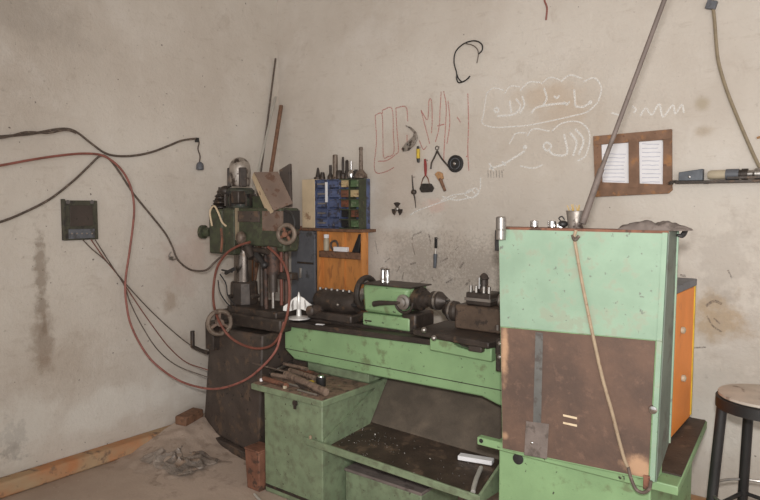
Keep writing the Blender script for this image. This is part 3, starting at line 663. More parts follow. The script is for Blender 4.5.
for i in range(3):
    a = 2*PI*i/3; mb.obox((1.878, ay+.012*math.cos(a), az+.012*math.sin(a)), (.03,.009,.009), (a,0,0))
mb.build('chuck_jaws', 'steel', ck)
MB().cyl((1.31,ay,az-.01), (1.39,ay,az-.01), .022, n=14).build('quill_screw', 'steel', T)
wheel(T, (1.345,ay,az+.0), (-1,0,0), .085, .017, 'dark', 'steel', 3)
c = ony(404, 302, -.69); mb = MB(); mb.lathe(c, (0,-1,0), [(.04,0),(.04,.012),(.026,.016),(.026,.032),(.012,.036)], 20); mb.build('lock_boss', 'steel', T)
mb = MB(); mb.tube([c+V((0,-.03,0)), ony(395,303,-.725), ony(381,303,-.72), ony(374,304,-.715)], [.008,.009,.014,.016], 10); mb.build('lock_lever', 'dark', T)
MB().torus(c+V((0,0,.0)), (0,1,0), .055, .008, 20, 8, PI).build('boss_rim', 'dark', T)
for px in (383, 387.5):
    c = ony(px, 283, -.6); MB().lathe((c.x,ay,wz+.233), (0,0,1), [(.014,0),(.014,.012),(.012,.016),(.012,.07),(.015,.074),(.009,.082)], 14).build('oil_cup', 'chrome', T)
MB().box(1.405,1.45,-.690,-.685,wz+.025,wz+.032).build('scale_slot', 'dark', T)
# carriage
sz = wz+.015
sad = MB().prism([(1.80,-.80,sz),(2.245,-.85,sz),(2.275,-.70,sz),(2.42,-.70,sz),(2.42,-.42,sz),(1.80,-.42,sz)], (0,0,.03)).build('carriage_saddle', 'dark', T, .006)
MB().box(2.13,2.20,-.83,-.75,sz-.028,sz).build('saddle_foot', 'dark', T, .005)
mb = MB(); mb.prism([(1.90,-.80,sz-.002),(2.02,-.80,sz-.004),(2.06,-.80,sz-.026),(2.12,-.80,sz-.032),(2.16,-.80,sz-.01),(2.235,-.80,sz-.006),(2.235,-.80,sz-.07),(1.90,-.80,sz-.062)], (0,.045,0)); mb.build('apron', 'green', T, .006)
for px in (424, 434): 
    c = ony(px, 330 if px == 424 else 338, -.84); MB().ball(c, .014, 12, 8).build('apron_knob', 'steel', T)
mb = MB(); mb.box(2.27,2.36,-.83,-.766,sz-.10,sz+.05); mb.build('apron_bracket', 'dark', T, .006)
for dx, dz in ((.0,.06),(.028,.055),(.0,.0)): MB().ball((2.295+dx,-.835,sz-.03+dz), .012, 10, 8).build('bracket_bolt', 'steel', T)
blk = MB().box(1.955,2.30,-.66,-.47,sz+.031,sz+.15).build('cross_slide', 'slide_brown', T, .008)
MB().box(2.19,2.2,-.668,-.66,sz+.05,sz+.075).build('slide_gib_screw', 'steel', blk)
MB().lathe((1.955,-.62,sz+.11), (-1,0,0), [(.04,0),(.05,.01),(.05,.05),(.038,.06),(.022,.085)], 24).build('slide_dial', 'dark', T)
MB().lathe((1.925,-.62,sz+.11), (-1,0,0), [(.052,0),(.052,.01)], 24).build('dial_ring', 'steel', T)
tz0 = sz+.151
tp = MB().box(2.0,2.135,-.63,-.51,tz0,tz0+.062).build('tool_post', 'dark', T, .006)
MB().box(1.995,2.14,-.635,-.505,tz0+.022,tz0+.036).build('tool_slot', 'steel', tp)
for ddx in (.018,.048,.09,.118):
    MB().cyl((2.0+ddx,-.61,tz0+.062), (2.0+ddx,-.61,tz0+.094), .009, n=8).build('set_screw', 'steel', tp)
MB().lathe((2.068,-.57,tz0+.062), (0,0,1), [(.03,0),(.03,.025),(.02,.03),(.02,.06),(.026,.065),(.016,.085),(.006,.093)], 18).build('post_nut', 'dark', tp)
MB().cyl((2.06,-.60,tz0+.08), (2.06,-.60,tz0+.135), .009, n=10).build('post_pin', 'chrome', tp)
MB().lathe((2.16,-.58,tz0+.03), (1,0,0), [(.03,0),(.04,.01),(.04,.05),(.03,.06)], 18).build('tool_clamp', 'steel', tp)
# headstock with the orange inner guard behind the cover
MB().box(2.46, 2.895, -.78, -.42, zr+.065, 1.20).build('headstock', 'green_grime', T, .01)
g = MB().box(2.90, 2.975, -.72, -.345, .62, 1.20).build('gear_guard', 'orange', T, .006)
MB().box(2.88, 2.982, -.74, -.335, 1.202, 1.232).build('guard_top', 'grey_metal', g, .004)
MB().box(2.970, 2.979, -.352, -.338, .63, 1.20).build('guard_edge', 'yellow', g)
for px, py in ((681.5, 330), (682, 378)): c = onx(px, py, 2.976); MB().lathe(c, (1,0,0), [(.014,0),(.014,.012),(.006,.016)], 10).build('guard_bolt', 'beige', g)

# big front cover
CY = -1.12
TL, TR, BL, BR = ony(498.5,228.5,CY), ony(668,231.5,CY), ony(502,449,CY), ony(655,481.5,CY)
sL, sR = TL.lerp(BL, .44), TR.lerp(BR, .43)
dp = V((0,.085,0))
cov = MB().hexa([sL, sR, sR+dp, sL+dp, TL, TR, TR+dp, TL+dp]).build('headstock_cover', 'green_cover', T, .002)
MB().box(TL.x-.002, TR.x+.002, CY-.001, CY+.087, TL.z-.003, TL.z+.006).build('cover_rim', 'rust', cov)
MT['panel'] = panel_mat()
o_ = V((0,.003,0))
pan = MB().hexa([BL+o_, BR+o_, BR+dp, BL+dp, sL+o_, sR+o_, sR+dp, sL+dp]).build('rusty_panel', 'green', T)
# texture of the sheet is laid in world space: shift the part so that its own origin is the world origin
pl = MB().hexa([BL+V((.003,-.001,.004)), BR+V((-.022,-.001,.006)), BR+V((-.022,.0025,.006)), BL+V((.003,.0025,.004)), sL+V((.003,-.001,-.003)), sR+V((-.022,-.001,-.003)), sR+V((-.022,.0025,-.003)), sL+V((.003,.0025,-.003))])
pobj = pl.build('brown_sheet', MT['panel'], pan)
me = pobj.data; off = ORG[T.name]
for v in me.vertices: v.co += off
pobj.location = -off
MB().hexa([sR+V((-.016,-.005,0)), sR+V((.0,-.005,0)), sR+V((.0,.001,0)), sR+V((-.016,.001,0)), TR+V((-.016,-.005,-.004)), TR+V((0,-.005,-.004)), TR+V((0,.001,-.004)), TR+V((-.016,.001,-.004))]).build('edge_strip', 'green_cover', cov)
MB().hexa([BR+V((-.016,-.006,0)), BR+V((.0,-.006,0)), BR+V((.0,.001,0)), BR+V((-.016,.001,0)), sR+V((-.016,-.006,-.001)), sR+V((0,-.006,-.001)), sR+V((0,.001,-.001)), sR+V((-.016,.001,-.001))]).build('edge_strip', 'green_cover', pan)
rx = .001
sd = MB().hexa([BR+V((rx,.0,0)), BR+V((rx+.004,.0,0)), BR+dp+V((rx+.004,.07,0.09)), BR+dp+V((rx,.07,0.09)), TR+V((rx,.0,0)), TR+V((rx+.004,.0,0)), TR+dp+V((rx+.004,.02,0)), TR+dp+V((rx,.02,0))]).build('side_plate', 'grey_green', T)
MB().hexa([BR+dp+V((rx,.067,.09)), BR+dp+V((rx+.009,.067,.09)), BR+dp+V((rx+.009,.074,.09)), BR+dp+V((rx,.074,.09)), TR+dp+V((rx,.017,0)), TR+dp+V((rx+.009,.017,0)), TR+dp+V((rx+.009,.024,0)), TR+dp+V((rx,.024,0))]).build('side_flange', 'green_cover', T)
MB().hexa([ony(533,427,CY-.004), ony(541,428,CY-.004), ony(541,428,CY-.001), ony(533,427,CY-.001), ony(535.5,332,CY-.004), ony(543,333,CY-.004), ony(543,333,CY-.001), ony(535.5,332,CY-.001)]).build('steel_strap', 'strap_grey', pan)
MB().hexa([ony(524,455,CY-.006), ony(547,459,CY-.006), ony(547,459,CY-.001), ony(524,455,CY-.001), ony(526,421,CY-.006), ony(549,424,CY-.006), ony(549,424,CY-.001), ony(526,421,CY-.001)]).build('square_patch', 'cardboard', pan, .001)
c = ony(531.5, 443, CY-.006); MB().ball(c, (.006,.003,.006), 10, 8).build('rivet', 'chrome', pan)
for y in (415, 422.5): MB().hexa([ony(563,y+1.2,CY-.003), ony(577,y+4.4,CY-.003), ony(577,y+4.4,CY-.001), ony(563,y+1.2,CY-.001), ony(563,y-.8,CY-.003), ony(577,y+2.2,CY-.003), ony(577,y+2.2,CY-.001), ony(563,y-.8,CY-.001)]).build('slot', 'cream', pan)
MB().lathe(ony(653.5,409.5,CY), (0,-1,0), [(.016,0),(.016,.004),(.013,.01),(.006,.012)], 16).build('cover_screw', 'chrome', pan)
mb = MB(); pbox(mb, 643, 476, 650, 490, CY-.008, .02); mb.build('catch', 'rust', pan, .002)
mb = MB(); pbox(mb, 494.5, 230, 499, 251, CY+.01, .05); mb.build('cover_hinge', 'black', cov, .003)

# ------------------------------------------------------------------ on top of the cover
zc = TL.z + .0062
p = ony(502, 240, CY-.015)
one('steel_sleeve', MB().lathe((ony(501,230,CY-.024).x, CY-.024, ony(501,239.5,CY-.024).z), (0,0,1), [(.019,0),(.0195,.004),(.0195,.035),(.018,.037),(.018,.039),(.0195,.041),(.0195,.084),(.015,.088)], 24), 'steel', 'bright steel sleeve hanging at the upper left corner of the green lathe cover', 'sleeve')
for px, lab in ((534.5, 'left of the two small bright rings standing on top of the green lathe cover'), (552, 'right of the two small bright rings standing on top of the green lathe cover')):
    x = ony(px, 225, CY+.05).x
    mb = MB(); mb.lathe((x,CY+.05,zc), (0,0,1), [(.012,0),(.016,.002),(.016,.024),(.012,.026)], 20)
    one('steel_ring', mb, 'chrome', lab, 'ring', 'small rings on the lathe cover')
x = ony(560.5, 226, CY+.05).x; one('steel_nut', MB().lathe((x,CY+.05,zc), (0,0,1), [(.011,0),(.011,.014)], 6), 'chrome', 'small bright nut beside the brush tin on the green lathe cover', 'nut')
x = ony(576, 224, CY+.06).x
T = thing('brush_tin', 'dented dark metal tin holding straw bristles on top of the green lathe cover', 'tin', (x, CY+.06, zc))
tx = x
MB().lathe((x,CY+.06,zc), (0,0,1), [(.028,0),(.036,.062),(.038,.064),(.034,.064),(.026,.01)], 24, caps=True).build('tin', 'silver_dome', T)
mb = MB()
for i in range(9):
    a = random.uniform(0, 6.28); r = random.uniform(0,.018); q = V((x+r*math.cos(a), CY+.06+r*math.sin(a), zc+.03)); mb.tube([q, q+V((random.uniform(-.03,.02), random.uniform(-.02,.02), random.uniform(.04,.06)))], .0015, 5, smooth=False)
mb.build('bristles', 'straw', T)
mb = MB(); mb.ball((tx-.048, CY+.055, zc+.014), (.018,.02,.0138)); mb.tube([(tx-.05,CY+.055,zc+.02),(tx-.062,CY+.05,zc+.035),(tx-.05,CY+.05,zc+.042),(tx-.04,CY+.05,zc+.03)], .0025, 6)
one('wire_clump', mb, 'black', 'little black clump of wire at the left foot of the brush tin', 'wire')
def crumple(name, cx, cy, w, d, h, z, m, label, cat, seed, nx=40, ny=20, sharp=9, edge=2.2, poly=None):
    mb = MB(); g = []
    for i in range(nx+1):
        row = []
        for j in range(ny+1):
            u, v = i/nx*2-1, j/ny*2-1; q = V((u*w*sharp+seed, v*d*sharp+seed*2, seed))
            e = max(0, 1-abs(u)**edge)*max(0, 1-abs(v)**edge)
            hh_ = h*e**.6*((.55+.9*abs(mnoise.noise(q))+.35*abs(mnoise.noise(q*2.7))) if name != 'plastic_bag' else (.1+1.0*(1-2.2*abs(mnoise.noise(q)))**2*(.5+mnoise.noise(q*.4+V((3,1,2))))+.35*(1-2*abs(mnoise.noise(q*2.3)))))
            wob = 1+.12*mnoise.noise(V((u*3+seed, v*3, 5)))
            row.append(mb.bm.verts.new((cx+u*w*wob+.02*w*mnoise.noise(q*3), cy+v*d*wob, z+hh_)))
        g.append(row)
    lo = [[mb.bm.verts.new((g[i][j].co.x, g[i][j].co.y, z)) for j in range(ny+1)] for i in range(nx+1)]
    for i in range(nx):
        for j in range(ny):
            mb.bm.faces.new((g[i][j], g[i+1][j], g[i+1][j+1], g[i][j+1])); mb.bm.faces.new((lo[i][j], lo[i][j+1], lo[i+1][j+1], lo[i+1][j]))
    for i in range(nx):
        mb.bm.faces.new((g[i][0], lo[i][0], lo[i+1][0], g[i+1][0])); mb.bm.faces.new((g[i][ny], g[i+1][ny], lo[i+1][ny], lo[i][ny]))
    for j in range(ny):
        mb.bm.faces.new((g[0][j], g[0][j+1], lo[0][j+1], lo[0][j])); mb.bm.faces.new((g[nx][j], lo[nx][j], lo[nx][j+1], g[nx][j+1]))
    return one(name, mb, m, label, cat)
a, b = ony(620, 224, CY+.06).x, ony(692, 224, CY+.06).x
crumple('crumpled_rag', (a+b)/2, CY+.06, (b-a)/2*.97, .05, .034, zc, 'cardboard', 'dusty grey crumpled rag lying on the right end of the green lathe cover', 'rag', 3.3, sharp=14)
mb = MB(); mb.tube([ony(678,227,CY+.08), ony(682,228,CY+.09), ony(685,231,CY+.10), ony(682,235.5,CY+.10), ony(677,235,CY+.09)], [.004,.006,.009,.009,.004], 8)
one('black_grip', mb, 'black', 'short black rubber grip hooked on the right corner of the lathe cover under the rag', 'grip')

# pole rising from the cover and cord down its front
a = V((ony(581,224,CY+.07).x, CY+.05, zc+.002)); b = ony(664,0,-1.0)
top = a+(b-a)*((3.395-a.z)/(b.z-a.z))
T = thing('cable_conduit', 'slanting grey conduit rising from the green lathe cover to above the picture', 'conduit', a)
# stands just right of the tin
k1 = a.lerp(b, .27)
MB().cyl(a.lerp(b,.02)+V((.018,-.03,0)), k1+V((.004,-.006,0)), .0125, .011, 14).build('rubber_sleeve', 'pipe_grey', T)
MB().cyl(a.lerp(b,.25)+V((.0045,-.007,0)), top, .008, n=12).build('pipe', 'pipe_grey', T)
T = thing('beige_cord', 'beige cord hanging down the front of the green lathe cover to its lower right corner', 'cord', ony(640,488,CY-.015))
MB().tube([ony(x, y, CY-.012) for x, y in ((576,230),(574.5,238),(577,254),(582,282),(588,312),(595,345),(603,380),(612,412),(619,440),(624,458),(628,468))], .0062, 8).build('cord', 'cable_beige', T)
MB().tube([ony(x, y, CY-.016) for x, y in ((628,467),(631,478),(636,489),(643,492.5),(649,489),(651,481))], .006, 8).build('cord_end', 'cable', T)
MB().tube([ony(572.5,235.5,CY-.012), ony(575,240,CY-.022), ony(579,236,CY-.012)], .006, 8).build('knot', 'cable', T)

# ------------------------------------------------------------------ tools on the pedestal lid
zL = .5855
def bar(name, p0, p1, r0, r1, m, label, cat, z0=0, z1=0, n=8, group=None):
    a, b = onz(*p0, zL), onz(*p1, zL); a = V((a.x, a.y, zL+r0+z0)); b = V((b.x, b.y, zL+r1+z1))
    return one(name, MB().cyl(a, b, r0, r1, n), m, label, cat, group)
g = 'scrap tools on the pedestal lid'
bar('rusty_bar', (286,378), (326,396), .021, .020, 'rustbar', 'thick rusty bar with ragged end, at the right front corner of the lathe pedestal lid', 'bar', 0, .0, 10, g)
bar('steel_rod', (253,370), (300,381), .005, .005, 'cable', 'long thin dark rod sticking out beyond the left edge of the pedestal lid', 'rod', .035, .026, 8, g)
bar('rusty_pipe', (264,381), (287,388), .014, .014, 'rust', 'reddish rusty pipe at the left front of the pedestal lid', 'pipe', 0, 0, 12, g)
bar('worn_file', (298,391), (318,396.5), .006, .006, 'steel', 'slim worn steel file along the front edge of the pedestal lid', 'file', 0, 0, 6, g)
bar('grey_bar', (278,371), (296,362), .010, .010, 'steel', 'grey bar pointing back across the left of the pedestal lid', 'bar', 0, 0, 6, g)
bar('brown_bar', (290,373), (314,381), .016, .016, 'rustbar', 'brown bar lying in the middle of the tool pile on the pedestal lid', 'bar', 0, 0, 8, g)
bar('rusty_bar', (300,371), (316,376), .011, .011, 'rust', 'short rusty bar at the back of the tool pile beside the lathe bed', 'bar', 0, 0, 8, g)
bar('brown_bar', (272,377), (296,381), .013, .013, 'rustbar', 'brown bar lying between the reddish pipe and the thick rusty bar on the pedestal lid', 'bar', 0, 0, 8, g)
bar('tool_bit', (296,386), (309,392.5), .009, .009, 'dark', 'dark square tool bit along the front of the thick rusty bar on the pedestal lid', 'tool bit', 0, 0, 4, g)
bar('flat_spanner', (281,383.5), (300,388), .008, .006, 'steel', 'worn grey spanner shank near the front edge of the pedestal lid', 'spanner', 0, 0, 6, g)
bar('rusty_tongs', (284,368), (307,374), .010, .012, 'rustbar', 'rusty tong arm lying behind the other bars on the pedestal lid', 'tongs', .016, .016, 8, g)
bar('thin_bar', (270,374.5), (284,366), .008, .008, 'dark', 'thin dark bar pointing back at the left rear of the pedestal lid', 'bar', 0, 0, 6, g)
a = onz(302, 365, zL); one('steel_block', MB().obox((a.x,a.y,zL+.025), (.1,.05,.05), (0,0,.2)), 'dark', 'dark steel block at the back of the pedestal lid against the lathe bed', 'block', g, bevel=.004)
a = onz(321, 386, zL)
T = thing('socket', 'black socket with bright top on the right back part of the pedestal lid', 'socket', (a.x, a.y, zL), g)
MB().lathe((a.x,a.y,zL), (0,0,1), [(.024,0),(.026,.004),(.026,.045),(.022,.05)], 20).build('socket_body', 'black', T); MB().lathe((a.x,a.y,zL+.05), (0,0,1), [(.018,0),(.016,.006),(.004,.009)], 16).build('socket_cap', 'chrome', T)
a = onz(311, 383, zL); one('brass_ring', MB().torus((a.x,a.y,zL+.006), (0,0,1), .014, .0055), 'yellow', 'small yellowish ring beside the black socket on the pedestal lid', 'ring', g)
a = onz(266, 380, zL); one('bottle_cap', MB().lathe((a.x-.005,a.y-.03,zL), (0,0,1), [(.009,0),(.009,.012),(.005,.015)], 12), 'paper', 'tiny white cap at the left front of the pedestal lid', 'cap', g)
a = onz(286, 387, zL); one('pale_nut', MB().lathe((a.x+.012,a.y-.02,zL), (0,0,1), [(.011,0),(.011,.014)], 6), 'beige', 'small pale nut near the front edge of the pedestal lid', 'nut', g)
mb = MB(); a, b = onz(306,384,zL), onz(316,389,zL); mb.cyl(V((a.x,a.y,zL+.007)), V((b.x,b.y,zL+.007)), .007, n=6); mb.torus(V((a.x-.015,a.y+.003,zL+.007)), (0,0,1), .014, .006); 
one('ring_wrench', mb, 'steel', 'small ring wrench between the thick rusty bar and the brass-coloured ring', 'wrench', g)

# ------------------------------------------------------------------ on the lathe bed
w0 = ways(.95)
jc = V((ony(299,318,-.70).x, -.70, w0+.0005))
T = thing('jet_model', 'silver delta-winged model jet standing nose up on the left end of the lathe bed', 'model jet', jc)
MB().lathe(jc, (0,0,1), [(.068,0),(.068,.006),(.05,.012),(.016,.016),(.013,.055)], 24).build('base', 'white_metal', T)
MB().lathe(jc+V((0,0,.05)), (0,0,1), [(.009,0),(.013,.01),(.014,.05),(.011,.075),(.006,.095),(.002,.108)], 16).build('fuselage', 'white_metal', T)
xd = V((.80,.60,0)).normalized(); yd = V((.60,-.80,0))
def jp(s, z, f=0): return jc + xd*s + yd*f + V((0,0,z))
for sgn in (-1, 1):
    MB().prism([jp(sgn*.011,.132), jp(sgn*.03,.122), jp(sgn*.062,.092), jp(sgn*.092,.072), jp(sgn*.094,.046), jp(sgn*.06,.042), jp(sgn*.03,.050), jp(sgn*.011,.056)], yd*.007).build('wing', 'white_metal', T, .002)
    MB().prism([jp(sgn*.034,.055,.007), jp(sgn*.034,.11,.007), jp(sgn*.040,.085,.030), jp(sgn*.040,.055,.036)], xd*.004).build('tail_fin', 'steel', T)
# grimy dividing head
c = V((1.12, -.58, ways(1.1)))
T = thing('gear_unit', 'black greasy gear unit lying on the lathe bed in front of the orange cabinet', 'gear unit', c)
MB().box(.96,1.30,-.68,-.50,c.z+.0005,c.z+.05).build('base', 'dark', T, .01)
MB().lathe((.97,-.59,c.z+.105), (1,0,0), [(.05,0),(.062,.02),(.068,.05),(.068,.24),(.058,.27),(.05,.31)], 26).build('housing', 'dark', T)
for i in range(6): MB().cyl((1.0+i*.045,-.605,c.z+.168), (1.0+i*.045,-.605,c.z+.18), .009, n=6).build('bolt', 'steel', T)
MB().lathe((1.02,-.72,c.z+.055), (0,-1,0), [(.03,-.1),(.03,.0),(.02,.01)], 18).build('cap', 'base_dark', T)
MB().ball((1.19,-.665,c.z+.1), .01, 10, 8).build('grease_nipple', 'steel', T)
one('flat_key', MB().obox((ony(322,313,-.72).x,-.735,ways(1.0)-.0085), (.05,.02,.005), (0,0,.2)), 'paper', 'small white slip lying on the lathe bed beside the model jet', 'slip')

# ------------------------------------------------------------------ tray contents, under the tray
def tz(x, y): return .345-(x-1.335)*.019+(y+1.078)*.063
a, b = onz(459, 458, .352), onz(493, 464, .352); d_ = math.atan2(b.y-a.y, b.x-a.x); c = (a+b)/2
one('white_bar', MB().obox((c.x, c.y, tz(c.x,c.y)+.013), ((b-a).length, .045, .021), (0,-.01,d_)), 'paper', 'white rectangular bar lying at the right end of the chip tray', 'bar', bevel=.003)
mb = MB(); P_ = [onz(x, y, .345) for x, y in ((481,470),(477,478),(474,486),(473,491))]; mb.tube([V((p.x,p.y,tz(p.x,p.y)+.012)) for p in P_], .0105, 10); one('bent_tube', mb, 'pipe_pale', 'short bent pale tube in the right front corner of the chip tray', 'tube')
mb = MB()
for i in range(75):
    if i < 40: u, v_ = random.gauss(1.62,.12), random.uniform(-.95,-.76)
    else: u, v_ = random.uniform(1.48,2.25), random.uniform(-1.05,-.78)
    u = max(1.47, u); mb.obox((u, v_, tz(u,v_)+.003), (random.uniform(.003,.010), .0025, .0025), (random.random(), random.random(), random.uniform(0,3)))
o = one('metal_shavings', mb, 'steel', 'bright metal shavings scattered over the dark chip tray', 'shavings'); o['kind'] = 'stuff'
T = thing('green_box', 'green metal box standing on the floor under the chip tray', 'box', (1.70,-.75,0))
MB().box(1.48,1.95,-.94,-.6,0.0,.185).build('box_body', 'green_grime', T, .005); MB().box(1.475,1.955,-.945,-.595,.187,.202).build('box_lid', 'cardboard', T, .003)
one('floor_plank', MB().obox((1.58,-1.12,.016), (.42,.09,.03), (0,0,-.05)), 'wood_dark', 'dusty brown plank on the floor in front of the green box', 'plank', bevel=.003)

# ------------------------------------------------------------------ floor by the corner
T = thing('metal_box', 'small rusty metal box standing on the floor against the left lathe pedestal', 'metal box', (.955,-1.05,0))
MB().hexa([(.912,-1.11,0),(1.012,-1.11,0),(1.012,-1.0,0),(.912,-1.0,0),(.895,-1.11,.215),(1.012,-1.11,.215),(1.012,-1.0,.215),(.895,-1.0,.215)]).build('body', 'rust', T, .006)
MB().box(.893,1.013,-1.112,-.998,.2155,.225).build('lid', 'rust', T, .003)
def mound():
    mb = MB(); n = 46; g = []
    for i in range(n+1):
        row = []
        for j in range(n+1):
            x = -.004+.72*i/n; y = -1.5+.85*j/n
            e = math.exp(-((x-.0)/.26)**2-((y+.82)/.30)**2)*.15 + math.exp(-((x-.26)/.2)**2-((y+1.12)/.16)**2)*.035
            f = min(1, (.72-x)/.15, (y+1.5)/.2); e = max(0, e*max(0,f)+.012*max(0,f)*mnoise.noise(V((x*14,y*14,0)))) - .002
            row.append(mb.bm.verts.new((x,y,e)))
        g.append(row)
    for i in range(n):
        for j in range(n): mb.bm.faces.new((g[i][j],g[i+1][j],g[i+1][j+1],g[i][j+1]))
    ring = [g[i][0] for i in range(n+1)]+[g[n][j] for j in range(1,n+1)]+[g[i][n] for i in range(n-1,-1,-1)]+[g[0][j] for j in range(n-1,0,-1)]
    low = [mb.bm.verts.new((v.co.x,v.co.y,-.004)) for v in ring]
    for k in range(len(ring)): mb.bm.faces.new((ring[k], low[k], low[(k+1)%len(ring)], ring[(k+1)%len(ring)]))
    return mb
o = one('dirt_pile', mound(), 'dirt', 'low pile of brown dirt heaped against the left wall beside the drilling machine', 'dirt'); o['kind'] = 'stuff'
crumple('plastic_bag', .32, -1.13, .21, .15, .065, .018, 'bag', 'crumpled grey plastic bag lying on the dirt pile in front of the drilling machine', 'bag', 1.7, 70, 48, sharp=6.5)
one('broken_brick', MB().obox((.05,-.86,.155), (.09,.18,.06), (.05,.03,.25)), 'wood_dark', 'brown broken brick half buried on top of the dirt pile by the wall', 'brick', bevel=.01)
a = onz(258, 498, .008); one('pale_stick', MB().cyl((a.x-.05,a.y+.02,.008), (a.x+.05,a.y-.02,.008), .007, n=8), 'pipe_pale', 'short pale stick on the floor at the foot of the lathe pedestal', 'stick')

# ------------------------------------------------------------------ tools hung on the back wall
def hang(px, py): return ony(px, py, WY-.016)
def nail(T, px, py):
    a = ony(px, py, WY-.03); MB().cyl(a, (a.x, WY, a.z), .0025, n=6).build('nail', 'steel', T)
# crescent
T = thing('crescent_blade', 'crescent-shaped worn metal blade hanging highest among the wall tools', 'blade', hang(412,140))
out = [(405,125),(411,127.5),(415.5,132),(417,138),(414,145),(408,150.5),(402.5,151.5)]; inn = [(401.5,148.5),(405,143.5),(409,140),(413,136),(413.5,133),(410,129)]
MB().prism([ony(x,y,WY-.018) for x,y in out+inn], (0,.012,0)).build('blade', 'silver_dome', T, .002)
MB().torus(hang(408,144.5)+V((0,-.004,0)), (0,1,0), .008, .003, 16, 6).build('hole_ring', 'steel', T); nail(T, 406, 126)
T = thing('screwdriver', 'small screwdriver with yellow and black handle hanging below the crescent blade', 'screwdriver', hang(418,155))
MB().cyl(hang(418,149), hang(418.2,158.5), .0115, n=12).build('handle', 'yellow', T); MB().cyl(hang(418.2,158.4), hang(418.4,162.5), .0115, .008, n=12).build('grip_end', 'black', T); MB().cyl(hang(418,146.2), hang(418,149), .009, n=10).build('ferrule', 'black', T)
nail(T, 418, 147)
T = thing('paint_brush', 'flat paint brush with red handle and dark bristles hanging on the back wall', 'brush', hang(425.5,176))
MB().tube([hang(425,159), hang(425.4,165), hang(425.5,171), hang(425.6,176)], [.007,.010,.009,.006], 10).build('handle', 'red', T)
MB().tube([hang(425.6,175), hang(423,178.5), hang(421,184.5), hang(429.5,184.5), hang(428,178.5), hang(425.6,175)], .004, 6, smooth=False).build('wire_ferrule', 'rust', T)
MB().prism([ony(x,y,WY-.03) for x,y in ((421,183.5),(429.5,183.5),(432.4,188),(430.5,192),(421,192.5),(419,189))], (0,.026,0)).build('bristles', 'bristle', T, .004); nail(T, 425.2, 160)
T = thing('caliper', 'open pair of dark calipers with looped top hanging left of the black disc', 'calipers', hang(437,158))
MB().torus(hang(437,148), (0,1,0), .012, .003, 18, 6).build('loop', 'dark', T)
MB().tube([hang(437.2,151), hang(434,158), hang(431.6,163), hang(430.8,169)], .0055, 8).build('leg', 'dark', T)
MB().tube([hang(437.2,151), hang(441,157.5), hang(445,162.5), hang(448.5,166.5)], .0055, 8).build('leg', 'dark', T)
MB().ball(hang(437.2,152), .01).build('pivot', 'dark', T); nail(T, 437, 146.5)
T = thing('grinding_disc', 'round black grinding disc with pale centre hanging on the back wall', 'disc', hang(456,164))
c = ony(456,163.8,WY-.0005); MB().lathe(c, (0,-1,0), [(.054,0),(.054,.012),(.046,.014),(.044,.012),(.022,.013),(.02,.015),(.009,.015)], 36).build('disc', 'black', T)
MB().torus(c+V((0,-.013,0)), (0,1,0), .034, .0025, 30, 6).build('groove', 'grey_metal', T); MB().lathe(c, (0,-1,0), [(.01,.013),(.01,.02),(.005,.022)], 14).build('hub', 'chrome', T)
T = thing('hand_brush', 'small slanted wooden brush with tan head hanging right of the red-handled brush', 'brush', hang(440,180))
MB().prism([ony(x,y,WY-.022) for x,y in ((434.4,174),(437.5,171.3),(441.3,173),(442.5,178.5),(438.5,181))], (0,.02,0)).build('head', 'wood_pale', T, .003)
MB().tube([hang(440,178.5), hang(442.5,184.5), hang(445,191)], [.012,.011,.009], 10).build('handle', 'wood_dark', T)
nail(T, 438, 174)
T = thing('dividers', 'slim dark pointed tool with a round boss hanging below the yellow screwdriver', 'tool', hang(413.4,192))
MB().tube([hang(412,175), hang(412.6,184), hang(413.4,192)], [.003,.0045,.006], 8).build('upper_arm', 'dark', T); MB().tube([hang(413.4,192), hang(415,200), hang(415.8,208)], [.006,.004,.002], 8).build('lower_arm', 'dark', T)
MB().lathe(hang(413.4,192)+V((0,.014,0)), (0,-1,0), [(.016,0),(.016,.02),(.008,.026)], 16).build('boss', 'dark', T)
nail(T, 412.2, 177)
T = thing('fan_rotor', 'small three-bladed dark fan rotor hanging lowest left on the back wall', 'rotor', hang(396.8,209))
c = hang(396.8,209)
MB().lathe(c+V((0,.014,0)), (0,-1,0), [(.014,0),(.014,.02),(.008,.024)], 16).build('hub', 'steel', T)
for a0 in (PI/2, PI/2+2.15, PI/2-2.15):
    pts = [c+V((.014*math.cos(a0+s*.5), 0, .014*math.sin(a0+s*.5))) for s in (-1, 1)]
    arc = [c+V((.046*math.cos(a0+t), -.006*t, .046*math.sin(a0+t))) for t in (.58,.3,0,-.3,-.58)]
    MB().prism(pts+arc, (0,.006,0)).build('blade', 'dark', T, .001)
T = thing('flat_file', 'short black file with separate dark handle hanging lowest on the back wall', 'file', hang(435.5,252))
MB().obox((hang(436,237).lerp(hang(435.8,248.5),.5)), (.018,.008,.07)).build('blade', 'black', T, .001); MB().cyl(hang(435.8,248.5), hang(435.4,255), .003, n=6).build('tang', 'steel', T)
MB().cyl(hang(435.4,254), hang(434.8,268), .013, .01, n=12).build('handle', 'bluegrey', T)
nail(T, 436, 238.5)
T = thing('wire_loop', 'bent loop of black wire hanging high on the back wall', 'wire', hang(465,60))
def H2(l): return [ony(430+x/6.25, 20+y/6.25, WY-.012) for x, y in l]
MB().tube(H2([(250,350),(225,375),(185,392),(168,375),(166,330),(150,262),(162,195),(215,146),(280,130),(322,150),(327,185),(305,212)]), .0042, 7).build('wire', 'black', T)
MB().tube(H2([(215,146),(262,156),(294,180),(302,215),(293,270)]), .003, 7).build('loose_end', 'cable', T)
MB().tube(H2([(166,335),(180,368),(205,386),(245,360)]), .004, 7).build('lower_strand', 'black', T)
nail(T, 465, 43.2)
